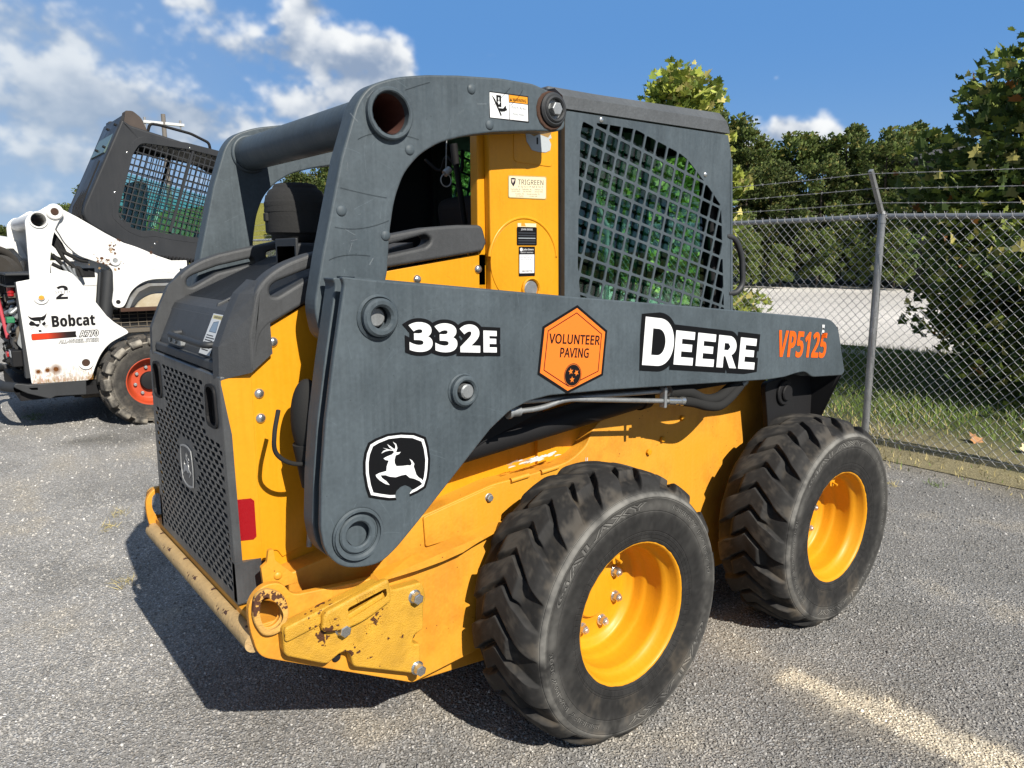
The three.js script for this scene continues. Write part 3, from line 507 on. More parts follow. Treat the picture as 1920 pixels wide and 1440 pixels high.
  for (let i = 0; i < nu; i++) for (let j = 0; j < nv; j++) { const a = i * (nv + 1) + j, b = a + 1, c2 = a + nv + 1, d2 = c2 + 1; idx.push(a, b, c2, b, d2, c2); }
  const g = new THREE.BufferGeometry(); g.setAttribute('position', new THREE.Float32BufferAttribute(pos, 3)); g.setAttribute('uv', new THREE.Float32BufferAttribute(uv, 2)); g.setAttribute('color', new THREE.Float32BufferAttribute(col, 3)); g.setIndex(idx); g.computeVertexNormals(); g.userData.vOf = vOf; return g;
}
function tyreBump(text, small, vOf, base) {                                        // raised lettering and fine ribs on the side wall
  const c = document.createElement('canvas'); c.width = 2048; c.height = 1024; const g = c.getContext('2d'); g.fillStyle = base; g.fillRect(0, 0, 2048, 1024);
  g.translate(0, 1024); g.scale(1, -1);                                 // v upwards
  const Y = (rho) => vOf(rho) * 1024, ring = (rho, h2, f) => { g.fillStyle = f; g.fillRect(0, Y(rho), 2048, h2); }, hi = base === '#505050', up = hi ? '#a8a8a8' : '#b8b8b8';
  ring(.83, 4, up); ring(.75, 4, up); ring(.50, 4, up); ring(.20, 4, up); ring(.14, 3, hi ? '#303030' : '#808080'); ring(.08, 4, up);
  for (let i = 0; i < 90; i++) { g.fillStyle = hi ? '#8c8c8c' : '#a8a8a8'; g.fillRect(i * 22.7, Y(.20), 2, Y(.06) - Y(.20)); }
  const put = (t, u, rho, hh, sx) => { g.save(); g.translate(u, Y(rho)); g.scale(1, -1); g.rotate(Math.PI); g.scale(sx, 1); g.font = `bold ${hh}px sans-serif`; g.textAlign = 'center'; g.lineWidth = hh * .075; g.strokeStyle = hi ? '#f0f0f0' : '#dddddd'; g.strokeText(t, 0, hh * .36); g.restore(); };
  for (const u of [660, 1684]) put(text, u, .63, 46, 2.4);
  for (const u of [150, 1170]) put(small, u, .62, 28, 1.8);
  const t = new THREE.CanvasTexture(c); t.wrapS = THREE.RepeatWrapping; t.flipY = true; if (!hi) t.colorSpace = THREE.SRGBColorSpace; return t;
}

// ================================================================ the yellow and grey skid steer loader
const L = thing('skid_steer_loader', 'yellow and dark grey skid steer with 332E and an orange hexagon on its arm', 'skid steer');
const RAX = .43, WB = 1.25;
const flipZ = (g) => { g = g.clone(); g.scale(1, 1, -1); const p = g.attributes; for (const k in p) { const a = p[k], s = a.itemSize; for (let i = 0; i + 2 < a.count; i += 3) for (let c = 0; c < s; c++) { const t = a.array[(i + 1) * s + c]; a.array[(i + 1) * s + c] = a.array[(i + 2) * s + c]; a.array[(i + 2) * s + c] = t; } } return g; };
const both = (fn) => { for (const s of [1, -1]) fn((g) => (s > 0 ? g : flipZ(Array.isArray(g) ? merge(g) : g)), s); };

// wheels
{
  const tg = tyreGeometry({ R: .436, r: .232, w: .335, lugs: 15, depth: .023, style: 'chevron' }), zc = .738, side = ['GALAXY', 'BEEFY BABY III', tg.userData.vOf];
  M.tyre = std({ vertexColors: true, color: rgb(2.05, 2.0, 1.93), roughness: .8, map: tyreBump(...side, '#9a9a9a'), bumpMap: tyreBump(...side, '#505050'), bumpScale: .008, specularIntensity: .5 });
  const lathe = (pr, seg = 64) => boxUV(new THREE.LatheGeometry(pr.map((p) => new THREE.Vector2(p[0], p[1])), seg).rotateX(Math.PI / 2).toNonIndexed());
  const rim = lathe([[.238, .136], [.241, .146], [.237, .151], [.231, .148], [.226, .138], [.222, .118], [.213, .104], [.206, .098], [.203, .086], [.205, .066], [.203, .030], [.196, .022], [.190, .004], [.189, -.018], [.182, -.030], [.166, -.034], [.158, -.050], [.085, -.043], [.079, -.030], [.074, -.026], [0, -.024]].map(([a, b]) => [a, b]));
  const back = lathe([[.238, -.136], [.241, -.15], [.20, -.12], [.19, -.06], [.19, 0]]);
  const w = new THREE.Group(); w.name = 'wheel';
  part(w, 'tyre', tg, M.tyre); part(w, 'rim', [rim, back], M.yellow);
  const nut = merge([discZ(0, 0, -.048, -.039, .020, .002), hexZ(0, 0, -.04, -.020, .0155), discZ(0, 0, -.022, -.013, .0095, .003, 14)]);
  for (let i = 0; i < 8; i++) { const m = part(w, 'lug_nut', nut, M.steel), a = i * Math.PI / 4 + .3; m.position.set(Math.cos(a) * .122, Math.sin(a) * .122, 0); }
  const valve = part(w, 'valve_guard', [bx(-.018, .018, .178, .205, .088, .092, .001), ext(round([[-.018, .186], [.018, .186], [.014, .160], [-.014, .160]], .008), .086, .092), rod([0, .178, .090], [0, .170, .115], .005, 8)], M.yellow); valve.rotation.z = .02;
  const set = (x, s, turn) => { const k = set.done ? w.clone() : w; set.done = true; k.position.set(x, RAX, s * zc); k.rotation.set(0, s > 0 ? 0 : Math.PI, 0); k.rotateZ(turn); L.add(k); };
  set(0, 1, .12); set(WB, 1, -.21); set(0, -1, .9); set(WB, -1, 2.2);
}

// frame: one welded tub, its side faces behind the wheels
{
  const side = round([[-.960, .423], [-.960, .673], [-.954, .686], [-.553, .752], [-.240, .807, .03], [-.070, .809, .1], [.109, .826, .1], [.187, .871, .08], [.213, .927, .06], [.281, .967, .05], [.297, 1.054, .04], [1.303, 1.023], [1.371, .767], [1.699, .475], [1.657, .194], [-.032, .162], [-.574, .209]], .012);
  part(L, 'frame', ext(side, -.47, .47, { bevel: .004 }), M.yellowWorn);
  both((f, s) => {
    const plate = round([[-1.083, .515, .03], [-1.103, .60, .03], [-1.103, .672, .05], [-1.065, .712, .04], [-1.01, .706, .04], [-.985, .66, .08], [-.74, .640, .06], [-.60, .652], [-.45, .668], [-.33, .698], [-.28, .70], [-.28, .30], [-.62, .266]], .01);
    const hole = round([[-1.082, .680, .02], [-1.060, .694, .02], [-1.024, .660, .02], [-1.008, .616, .02], [-1.030, .584, .02], [-1.068, .584, .02], [-1.088, .63, .03]], .015);
    part(L, 'frame_plate', f(ext(plate, .532, .554, { bevel: .003, holes: [hole] })), M.yellowWorn);
    const ringOut = round([[-1.090, .695, .03], [-1.060, .708, .03], [-1.014, .682, .05], [-.997, .620, .06], [-1.022, .572, .05], [-1.072, .572, .05], [-1.101, .630, .05]], .02);
    part(L, 'tow_eye', f(ext(ringOut, .552, .572, { bevel: .006, holes: [hole], seg: 3 })), M.wornEdge ?? (M.wornEdge = std({ color: rgb(.4914, .2772, .063), roughness: .8, map: tiled(chipMap(false, 1.5, .615), 3), bumpMap: rep(bumpTex, 4), bumpScale: .003 })));
    part(L, 'fender_rib', f(loft([[.548, [[-.753, .640], [-.62, .642], [-.53, .648], [-.455, .659], [-.40, .676], [-.33, .694], [-.28, .700], [-.28, .712], [-.33, .708], [-.474, .694], [-.606, .678], [-.74, .656]]], [.596, [[-.740, .645], [-.62, .646], [-.53, .651], [-.455, .661], [-.40, .678], [-.33, .694], [-.28, .699], [-.28, .705], [-.33, .702], [-.474, .685], [-.606, .668], [-.73, .654]]]])), M.yellowWorn);
    part(L, 'access_cover', f(ext(round([[-.522, .755], [-.242, .805, .02], [-.224, .767], [-.224, .673], [-.313, .660], [-.516, .655]], .008), .47, .478, { bevel: .003 })), M.yellowWorn);
    part(L, 'stiffener', f([[-.172, .817, -.094, .822], [-.037, .822, .041, .828]].map(([a, b, c, d]) => { const g = rod([a, b - .012, .472], [c, d - .012, .472], .009, 10); return g; })), M.yellowWorn);
    part(L, 'bolt', f([hexZ(-0.269, 0.767, .477, .490, .013), discZ(-0.269, 0.767, .476, .480, .017)]), M.zinc);
    part(L, 'bolt', f([rod([-.415, .815, .42], [-.412, .868, .42], .008, 10)]), M.zinc);
    part(L, 'bolt', f([rod([-.875, .73, .42], [-.87, .775, .42], .008, 10)]), M.zinc);
    for (const [x, y] of [[.52, .79], [.60, .83], [.72, .90], [.30, .70]]) part(L, 'bolt', f([hexZ(x, y, .47, .482, .013)]), M.yellow);
    // cast weight bolted low behind the rear wheel
    const face = round([[-1.028, .515, .015], [-1.030, .596, .015], [-.720, .648, .012], [-.700, .606, .01], [-.602, .603, .015], [-.594, .582], [-.588, .545, .01], [-.597, .53], [-.600, .452, .008], [-.632, .444, .01], [-.640, .418, .012], [-.612, .408], [-.612, .352, .012], [-.632, .318, .015], [-.832, .413, .01], [-.842, .462, .03], [-.868, .470, .03], [-.908, .450, .01], [-.922, .455]], .006);
    const slot = round([[-.862, .612], [-.726, .640], [-.722, .600], [-.858, .560]], .016);
    const cw = part(L, 'counterweight', f(ext(face, .554, .592, { bevel: .006, holes: [slot], seg: 3 })), M.wornYellow ?? (M.wornYellow = std({ color: rgb(.504, .2709, .0189), roughness: .62, map: tiled(chipMap(true, 1, .70), 2.6), bumpMap: rep(bumpTex, 7), bumpScale: .003 })));
    part(cw, 'raised_block', f(ext(round([[-.930, .560, .02], [-.922, .612, .02], [-.722, .655, .012], [-.716, .585, .01], [-.79, .555, .02], [-.838, .545, .02], [-.905, .548, .02]], .01), .588, .614, { bevel: .008, holes: [slot], seg: 3 })), M.wornYellow);
    part(cw, 'raised_edge', f(ext(round([[-1.028, .555, .012], [-1.028, .598, .012], [-.925, .618, .01], [-.925, .575, .012]], .01), .588, .602, { bevel: .006, seg: 3 })), M.wornYellow);
    for (const [x, y] of [[-.862, .540], [-.628, .565], [-.625, .335]]) part(cw, 'bolt', f([discZ(x, y, .59, .596, .0215), hexZ(x, y, .595, .617, .0175, .3)]), M.steel);
    part(cw, 'recess', f([discZ(-.626, .428, .559, .563, .016)]), M.black);
    part(cw, 'recess', f([discZ(-.868, .440, .559, .563, .013)]), M.black);
    if (s > 0) {
      part(cw, 'casting_mark', f(embossText('39 KG', -.795, .510, .018, .592, .09)), M.wornYellow); part(cw, 'casting_mark', f(embossText('USA', -.905, .574, .016, .614, .18)), M.wornYellow); part(cw, 'casting_mark', f(embossText('T243230', -.825, .614, .012, .614, .19)), M.wornYellow);
    }
    part(L, 'gusset', f([ext(round([[-1.03, .655], [-1.035, .725], [-1.018, .735, .004], [-1.012, .770, .006], [-.998, .768], [-.995, .735], [-.935, .672], [-.935, .655]], .004), .46, .472), domeZ(-.99, .69, .472, .012)]), M.yellowWorn);
    part(L, 'front_tower', f([ext(round([[1.10, 1.02], [1.29, 1.04], [1.36, .80], [1.36, .60], [1.16, .60], [1.14, .84]], .03), .575, .60, { bevel: .004 }), discZ(1.24, .965, .60, .614, .055), discZ(1.24, .965, .612, .626, .035)]), M.black);
  });
  part(L, 'bumper_bar', [rod([-1.085, .548, -.533], [-1.085, .548, .533], .027, 22)], M.wornBar ?? (M.wornBar = std({ color: rgb(.3906, .2646, .1197), roughness: .75, map: tiled(chipMap(false, 1, .65), 3.4), bumpMap: rep(bumpTex, 3), bumpScale: .003 })));
  part(L, 'bumper_shelf', bx(-1.075, -.94, .566, .592, -.53, .53, .004), M.yellowWorn);
  part(L, 'belly_pan', bx(-.6, 1.5, .21, .262, -.4, .4, .004), M.darkGray);
  part(L, 'inner_body', [bx(-.985, .04, .6, 1.40, -.395, .395), bx(.0, 1.2, .8, 1.06, -.41, .41)], M.yellow);
  part(L, 'engine_bay', [bx(-.99, -.1, 1.28, 1.40, -.33, .33)], M.black);
}
function embossText(text, x, y, h, z, tilt) {                          // raised letters as strokes of a rounded bar
  const G = { 3: [[[0, 1], [.5, 1], [.2, .58], [.5, .4], [.4, 0], [0, 0]]], 9: [[[.5, .6], [.1, .55], [.1, 1], [.5, 1], [.5, 0], [.1, 0]]], K: [[[0, 0], [0, 1]], [[.5, 1], [0, .45], [.5, 0]]], G: [[[.5, .85], [.3, 1], [0, .8], [0, .2], [.3, 0], [.5, .15], [.5, .45], [.3, .45]]], U: [[[0, 1], [0, .15], [.25, 0], [.5, .15], [.5, 1]]], S: [[[.5, .9], [.1, 1], [.05, .6], [.45, .45], [.45, .05], [0, .05]]], A: [[[0, 0], [.25, 1], [.5, 0]], [[.1, .4], [.4, .4]]], T: [[[0, 1], [.5, 1]], [[.25, 1], [.25, 0]]], 2: [[[0, .85], [.25, 1], [.5, .8], [0, 0], [.5, 0]]], 4: [[[.4, 0], [.4, 1], [0, .35], [.5, .35]]], 0: [[[0, .2], [0, .8], [.25, 1], [.5, .8], [.5, .2], [.25, 0], [0, .2]]] };
  const out = []; let u = 0, c = Math.cos(tilt), s = Math.sin(tilt);
  for (const ch of text) { for (const st of G[ch] ?? []) for (let i = 0; i + 1 < st.length; i++) { const q = (p) => { const a = (u + p[0] * .9) * h, b = p[1] * h; return [x + a * c - b * s, y + a * s + b * c, z + .0005]; }; out.push(rod(q(st[i]), q(st[i + 1]), .0013, 6)); } u += .72; }
  return merge(out);
}
function tiled(t, k) { t.repeat.set(k, k); return t; }
function chipMap(less, k = 1, at) {                                         // worn paint: primer, bare and rusty specks over the coat
  const n = 512, a = tileNoise(n, n, 5, 5, 6, 41), b = tileNoise(n, n, 40, 40, 3, 42), c = tileNoise(n, n, 9, 9, 4, 44), lim = at ?? (less ? .615 : .60);
  return dataTex(n, n, (i) => { const v = .92 + (c[i] - .5) * .22, e = a[i] * .75 + b[i] * .32, r = sstep(lim, lim + .03, e), p = sstep(lim - .05, lim - .02, e) * (1 - r) * (less ? .2 : .5); return [lerp(lerp(v, .98, p), .36, r), lerp(lerp(v, .96, p), .27, r), lerp(lerp(v, .90, p), .30, r)]; });
}

for (const [n, x0, y0, x1, y1, fn] of [
  ['white_scuff', -.20, .845, .06, .885, (g) => { const r = rng(31); for (let i = 0; i < 46; i++) { const x = -.19 + r() * .22, y = .858 + (r() - .5) * .016 + Math.max(0, x + .06) * .05; poly(g, [[x, y], [x + .012 + r() * .03, y + .002], [x + .01 + r() * .02, y + .005 + r() * .003], [x + .003, y + .004]], x > -.10 || r() < .25 ? '#e8e6e0' : 'rgba(150,150,145,.5)'); } }],
  ['white_scuff', .17, .80, .195, .83, (g) => { poly(g, [[.178, .804], [.182, .804], [.181, .825], [.179, .826]], '#eceae4'); poly(g, [[.185, .806], [.189, .806], [.190, .824], [.187, .825]], '#eceae4'); }],
]) decal(L, n, x0, y0, x1, y1, .4702, 1500, fn);
// engine cover: side panels, rear door, rails, ribbed lid
{
  both((f, s) => {
    const panel = round([[-1.006, .713, .004], [-1.006, 1.254, .004], [-.999, 1.256], [-.968, 1.354, .02], [-.948, 1.373, .02], [-.843, 1.426], [-.577, 1.516], [-.229, 1.566, .01], [-.165, 1.556, .02], [-.13, 1.43], [-.13, 1.0], [-.60, .80], [-.87, .732], [-.947, .709], [-.962, .735, .01], [-.985, .735, .01], [-.988, .713]], .003);
    part(L, 'side_panel', f(ext(panel, .37, .40, { bevel: .003 })), M.yellow);
    part(L, 'corner_panel', f(loft([[.352, [[-1.078, .714], [-1.078, 1.233], [-1.0, 1.233], [-1.0, .714]]], [.374, [[-1.078, .714], [-1.078, 1.233], [-1.0, 1.233], [-1.0, .714]]], [.3985, [[-1.007, .714], [-1.007, 1.252], [-1.0, 1.252], [-1.0, .714]]]])), M.yellow);
    for (const [x, y] of [[-.94, 1.329], [-.986, 1.191], [-.986, 1.122], [-.478, 1.488], [-.248, 1.515]]) part(L, 'bolt', f(domeZ(x, y, .399, .0145, .011)), M.steel);
    // grey moulding along the top edge, with two grips
    const A = round([[-1.013, 1.252], [-1.0, 1.256], [-.978, 1.352, .03], [-.955, 1.376, .03], [-.851, 1.43], [-.588, 1.525], [-.24, 1.572, .01], [-.225, 1.60], [-.242, 1.656, .02], [-.335, 1.654], [-.452, 1.644], [-.572, 1.622], [-.83, 1.566], [-.90, 1.542, .03], [-.951, 1.512, .03], [-.989, 1.470, .03], [-1.014, 1.352]], .006);
    const s1 = round([[-.946, 1.455, .02], [-.948, 1.477, .02], [-.930, 1.492, .02], [-.839, 1.524], [-.71, 1.552, .012], [-.70, 1.533, .012], [-.84, 1.500], [-.929, 1.452, .02]], .006), s2 = round([[-.66, 1.572, .01], [-.574, 1.594], [-.455, 1.623, .012], [-.438, 1.611, .012], [-.440, 1.598, .01], [-.456, 1.586], [-.565, 1.566], [-.66, 1.55, .01]], .006);
    part(L, 'hood_rail', f([ext(A, .355, .420, { bevel: .010, holes: [s1, s2], seg: 4 }),
      loft([[.325, [[-1.083, 1.233], [-1.079, 1.322], [-1.050, 1.392], [-1.016, 1.462], [-.975, 1.498], [-.95, 1.30]]], [.366, [[-1.080, 1.233], [-1.076, 1.322], [-1.047, 1.390], [-1.013, 1.460], [-.972, 1.496], [-.95, 1.30]]], [.4192, [[-1.010, 1.253], [-1.011, 1.352], [-.999, 1.410], [-.984, 1.462], [-.955, 1.495], [-.95, 1.30]]]])]), M.grayPlastic);
    part(L, 'reflector', f(facetPlate([-1.0695, -1.0165], [.779, .899], .353)), M.reflector ?? (M.reflector = std({ color: rgb(.2268, .00378, .00756), roughness: .5, specularIntensity: .25, bumpMap: rep(bumpTex, 30), bumpScale: .001 })));
  });
  // rear door: punched steel plate before the radiator
  const W = (y) => lerp(.402, .372, (y - .605) / .63), region = [[-.318, .668], [-.392, .66], [.0, .625], [.305, .632]];
  const edge = [[-W(.605), .605], [W(.605), .605], [W(1.235), 1.235], [-W(1.235), 1.235]], clip = [[-W(.62) + .026, .6], [W(.62) - .026, .6], [W(1.2) - .026, 1.25], [-W(1.2) + .026, 1.25]], strips = [], ys = [];
  M.grayDoor = std({ color: rgb(.07245, .07812, .08442), map: rep(grayMap, 1.7), roughness: .7, roughnessMap: roughTex });
  const plate = (pts, holes = []) => strips.push(extX(pts, -1.082, -1.076, { holes }));
  plate([[-W(.605), .605], [W(.605), .605], [W(.6271), .6271], [-W(.6271), .6271]]);
  for (let j = 0; j < 33; j++) {                                         // one row of slots to a strip
    const y = .636 + j * .0178, y0 = y - .0089, y1 = y + .0089, lit = y0 > 1.07, holes = [], k0 = lit ? .232 : W(y0), k1 = lit ? .232 : W(y1);
    for (let i = -9; i <= 9; i++) {
      const z = (i + (j % 2) * .5) * .0495; if (Math.hypot(z / .100, (y - .918) / .088) < 1 || (y > 1.055 && Math.abs(z) > .20)) continue;
      const h = clipPoly(round([[z - .0205, y], [z - .014, y - .0064], [z + .014, y - .0064], [z + .0205, y], [z + .014, y + .0064], [z - .014, y + .0064]], .003, 2), clip); if (h.length > 3 && areaOf(h) > .00015) holes.push(h);
    }
    plate([[-k0, y0], [k0, y0], [k1, y1], [-k1, y1]], holes); ys.push(y0);
  }
  const yl = ys.find((y) => y > 1.07), yt = .636 + 33 * .0178 - .0089, oval = (c) => round([[c - .045, 1.09, .03], [c + .045, 1.09, .03], [c + .038, 1.205, .03], [c - .038, 1.205, .03]], .03);
  for (const s of [1, -1]) { const p = [[s * .232, yl], [s * W(yl), yl], [s * W(yt), yt], [s * .232, yt]]; plate(s > 0 ? p : p.reverse(), [oval(s * .29)]); }
  plate([[-W(yt), yt], [W(yt), yt], [W(1.235), 1.235], [-W(1.235), 1.235]]);
  const door = part(L, 'rear_door', strips, M.grayDoor);
  part(door, 'door_edge', [-1, 1].map((s) => extY([[-1.082, s * .376], [-1.082, s * .400], [-1.0, s * .398], [-1.0, s * .376]], .608, .722)).concat([-1, 1].map((s) => loft([[0, [[-1.081, .606, s * .400], [-1.081, 1.234, s * .370], [-1.060, 1.234, s * .3695], [-1.060, .606, s * .3995]]], [1, [[-1.081, .606, s * .403], [-1.081, 1.234, s * .3735], [-1.060, 1.234, s * .373], [-1.060, .606, s * .403]]]])), [bx(-1.0815, -1.03, 1.228, 1.244, -.375, .375, .006), bx(-1.081, -1.0, .600, .612, -.40, .40, .004)]), M.grayDoor);
  part(door, 'radiator', [bx(-1.02, -.99, .6, 1.24, -.37, .37)], M.black);
  for (const z of [-.29, .29]) {
    const k = part(door, 'light_housing', extX(round([[z - .05, 1.09, .03], [z + .05, 1.09, .03], [z + .042, 1.212, .03], [z - .042, 1.212, .03]], .03), -1.0865, -1.070, { holes: [round([[z - .042, 1.097, .03], [z + .042, 1.097, .03], [z + .035, 1.205, .03], [z - .035, 1.205, .03]], .03)] }), M.black);
    part(door, 'tail_light', extX(round([[z - .012, 1.10, .018], [z + .036, 1.10, .02], [z + .032, 1.20, .02], [z - .010, 1.20, .018]], .02), -1.072, -1.060, { bevel: .003 }), M.lens ?? (M.lens = std({ color: rgb(.20, .03, .045), roughness: .2, clearcoat: .8 })));
    part(door, 'light_bowl', extX(round([[z - .05, 1.09, .03], [z + .05, 1.09, .03], [z + .042, 1.212, .03], [z - .042, 1.212, .03]], .03), -1.052, -1.045), M.black);
  }
  // the maker's badge: a thin raised frame with a leaping deer
  const badge = part(door, 'badge', [extX(badgeOutline(0, .915, .135, .128), -1.0845, -1.0825, { bevel: .0006 })], M.grayDoor);
  part(badge, 'badge_frame', [extX(badgeOutline(0, .915, .135, .128), -1.0862, -1.0846, { holes: [badgeOutline(0, .915, .124, .117)] })], M.silver ?? (M.silver = std({ color: rgb(.3276, .3339, .3402), roughness: .4, metalness: .4 })));
  part(badge, 'badge_deer', deerShapes(-1).map((p) => extX(p.map(([x, y]) => [x * .118, .915 + y * .118]), -1.0862, -1.0846)), M.silver);
  // lid
  const lid = loft([[-.335, [[-1.0, 1.30], [-1.012, 1.385], [-1.0, 1.405], [-.985, 1.413], [-.70, 1.538], [-.45, 1.60], [-.45, 1.35]]], [.335, [[-1.0, 1.30], [-1.012, 1.385], [-1.0, 1.405], [-.985, 1.413], [-.70, 1.538], [-.45, 1.60], [-.45, 1.35]]]]);
  const hood = part(L, 'hood', lid, M.grayPlastic), fins = [];
  for (let i = 0; i < 46; i++) { const t = i / 46, x = lerp(-.955, -.66, t), y = 1.4155 + (x + .98) * .4385; fins.push(bx(x, x + .0036, y - .004, y + .0036, -.31, .08), bx(x, x + .0036, y - .004, y + .0036, .095, .31)); }
  part(hood, 'louvres', fins, M.grayPlastic);
  part(hood, 'spine', [ext([[-.99, 1.408], [-.985, 1.421], [-.66, 1.562], [-.62, 1.572], [-.62, 1.55], [-.98, 1.40]], .08, .095, { bevel: .003 })], M.grayPlastic);
  // the tilted rear cover under the lid, with its grab bar and warning sticker
  const cover = part(L, 'rear_cover', [extY([[-1.035, -.30], [-1.035, .345], [-.98, .345], [-.98, -.30]], 0, .001).scale(1, 1, 1)], M.grayPlastic);
  cover.geometry = loft([[-.30, [[-1.062, 1.262], [-1.058, 1.292], [-1.015, 1.388], [-.98, 1.385], [-.98, 1.262]]], [.338, [[-1.062, 1.262], [-1.058, 1.292], [-1.015, 1.388], [-.98, 1.385], [-.98, 1.262]]]]);
  part(cover, 'sill', bx(-1.074, -1.03, 1.246, 1.276, -.318, .33, .006), M.grayPlastic);
  part(cover, 'grab_bar', pipe([[-1.045, 1.322, -.10], [-1.083, 1.320, -.10], [-1.083, 1.318, .27], [-1.045, 1.318, .27]], .0095, .03), M.darkGray);
  part(cover, 'latch', [bx(-1.072, -1.04, 1.285, 1.315, -.15, -.02, .006), rod([-1.073, 1.30, -.06], [-1.078, 1.30, -.06], .008, 12), rod([-1.073, 1.30, -.12], [-1.078, 1.30, -.12], .008, 12)], M.zinc);
  part(cover, 'side_bracket', [loft([[-.33, [[-1.065, 1.262], [-1.045, 1.30], [-1.01, 1.37], [-.985, 1.33], [-1.0, 1.262]]], [-.303, [[-1.065, 1.262], [-1.045, 1.30], [-1.01, 1.37], [-.985, 1.33], [-1.0, 1.262]]]])], M.black);
  const st = decal(L, 'warning_sticker', -.10, 0, .0, .235, 0, 900, (g) => { poly(g, [[-.1, 0], [0, 0], [0, .235], [-.1, .235]], '#dfe3e6'); poly(g, [[-.094, .205], [-.006, .205], [-.006, .228], [-.094, .228]], '#d9cf9e'); words(g, 'WARNING', -.082, .21, .013, '#222', { w: .066 }); g.strokeStyle = '#6a7a8c'; g.lineWidth = .005; poly(g, [[-.08, .13], [-.02, .13], [-.03, .195], [-.07, .185]], '#8fa3b8', '#4b5a6b', .003); for (let i = 0; i < 7; i++) poly(g, [[-.09, .022 + i * .014], [-.03 + (i % 3) * .008, .022 + i * .014], [-.03 + (i % 3) * .008, .028 + i * .014], [-.09, .028 + i * .014]], '#39393b'); });
  st.geometry.rotateY(-Math.PI / 2); st.scale.set(1, .52, 1); st.geometry.translate(0, 0, 0); st.rotation.z = -.42; st.position.set(-1.0625, 1.283, .19 + .05);
  // air intake with a ribbed dome, standing on the lid
  const prof = [[0, 1.80], [.052, 1.799], [.068, 1.795], [.074, 1.786], [.0745, 1.782], [.086, 1.776], [.093, 1.765], [.0935, 1.760], [.098, 1.758], [.1015, 1.742], [.1025, 1.737], [.104, 1.736], [.1045, 1.722], [.1035, 1.721], [.1055, 1.704], [.1035, 1.703], [.103, 1.637], [.094, 1.632], [.085, 1.628], [.085, 1.612], [.06, 1.605], [.055, 1.55]].map(([a, b]) => new THREE.Vector2(a, b));
  const ai = part(L, 'air_intake', boxUV(new THREE.LatheGeometry(prof, 48).translate(-.645, 0, -.10).toNonIndexed()), M.blackMatte);
  part(ai, 'clip', [bx(-.757, -.742, 1.672, 1.700, -.112, -.088, .004)], M.blackMatte);
  part(L, 'intake_bracket', [bx(-.745, -.54, 1.50, 1.60, -.045, .12, .01), bx(-.745, -.735, 1.50, 1.615, -.05, .12, .004)], M.darkGray);
}
function facetPlate(xs, ys, z) { return loft([[0, round2([[xs[0], ys[0], .3746 + .0006], [xs[1], ys[0], .3936 + .0006], [xs[1], ys[1], .3936 + .0006], [xs[0], ys[1], .3746 + .0006]])], [1, round2([[xs[0], ys[0], .3766 + .0006], [xs[1], ys[0], .3956 + .0006], [xs[1], ys[1], .3956 + .0006], [xs[0], ys[1], .3766 + .0006]])]]); }
function round2(p) { const out = []; const N = p.length, r = .008; for (let i = 0; i < N; i++) { const a = p[(i + N - 1) % N], b = p[(i + 1) % N], q = p[i], to = (o) => { const l = Math.hypot(o[0] - q[0], o[1] - q[1], o[2] - q[2]); return [0, 1, 2].map((k) => q[k] + (o[k] - q[k]) / l * r); }; out.push(to(a), to(b)); } return out; }
function badgeOutline(cx, cy, w, h) { const o = [[-.40, .46], [-.2, .51], [0, .53], [.2, .52], [.42, .46], [.47, .25], [.49, 0], [.47, -.25], [.42, -.45], [.2, -.51], [0, -.53], [-.2, -.51], [-.42, -.44], [-.48, -.2], [-.49, 0], [-.47, .25]]; return o.map(([x, y]) => [cx + x * w, cy + y * h]); }
function deerShapes(s = 1) {                                            // a leaping deer in a unit box, facing -x
  const P = (a) => a.map(([x, y]) => [s * (x - 880) / 560, -(y - 440) / 560]).slice()[s < 0 ? 'reverse' : 'slice']();
  return [
    P([[757, 372], [790, 355], [830, 340], [852, 318], [880, 322], [908, 318], [890, 338], [862, 348], [850, 385], [850, 415], [862, 440], [910, 440], [960, 435], [985, 438], [996, 420], [990, 400], [978, 378], [1003, 395], [1020, 425], [1012, 445], [1024, 490], [1032, 520], [1052, 545], [1076, 560], [1104, 600], [1085, 606], [1058, 578], [1010, 555], [972, 546], [940, 516], [900, 522], [850, 537], [800, 530], [765, 516], [724, 516], [736, 540], [768, 566], [796, 602], [760, 592], [715, 560], [690, 532], [683, 512], [712, 496], [775, 480], [780, 440], [800, 392], [772, 386]]),
    P([[850, 322], [838, 300], [812, 280], [795, 250], [826, 272], [850, 292], [862, 290], [864, 262], [843, 230], [872, 250], [880, 285], [868, 318]]),
    P([[740, 332], [760, 308], [790, 296], [752, 282], [780, 288], [806, 296], [836, 300], [846, 308], [812, 306], [775, 314]]),
  ];
}
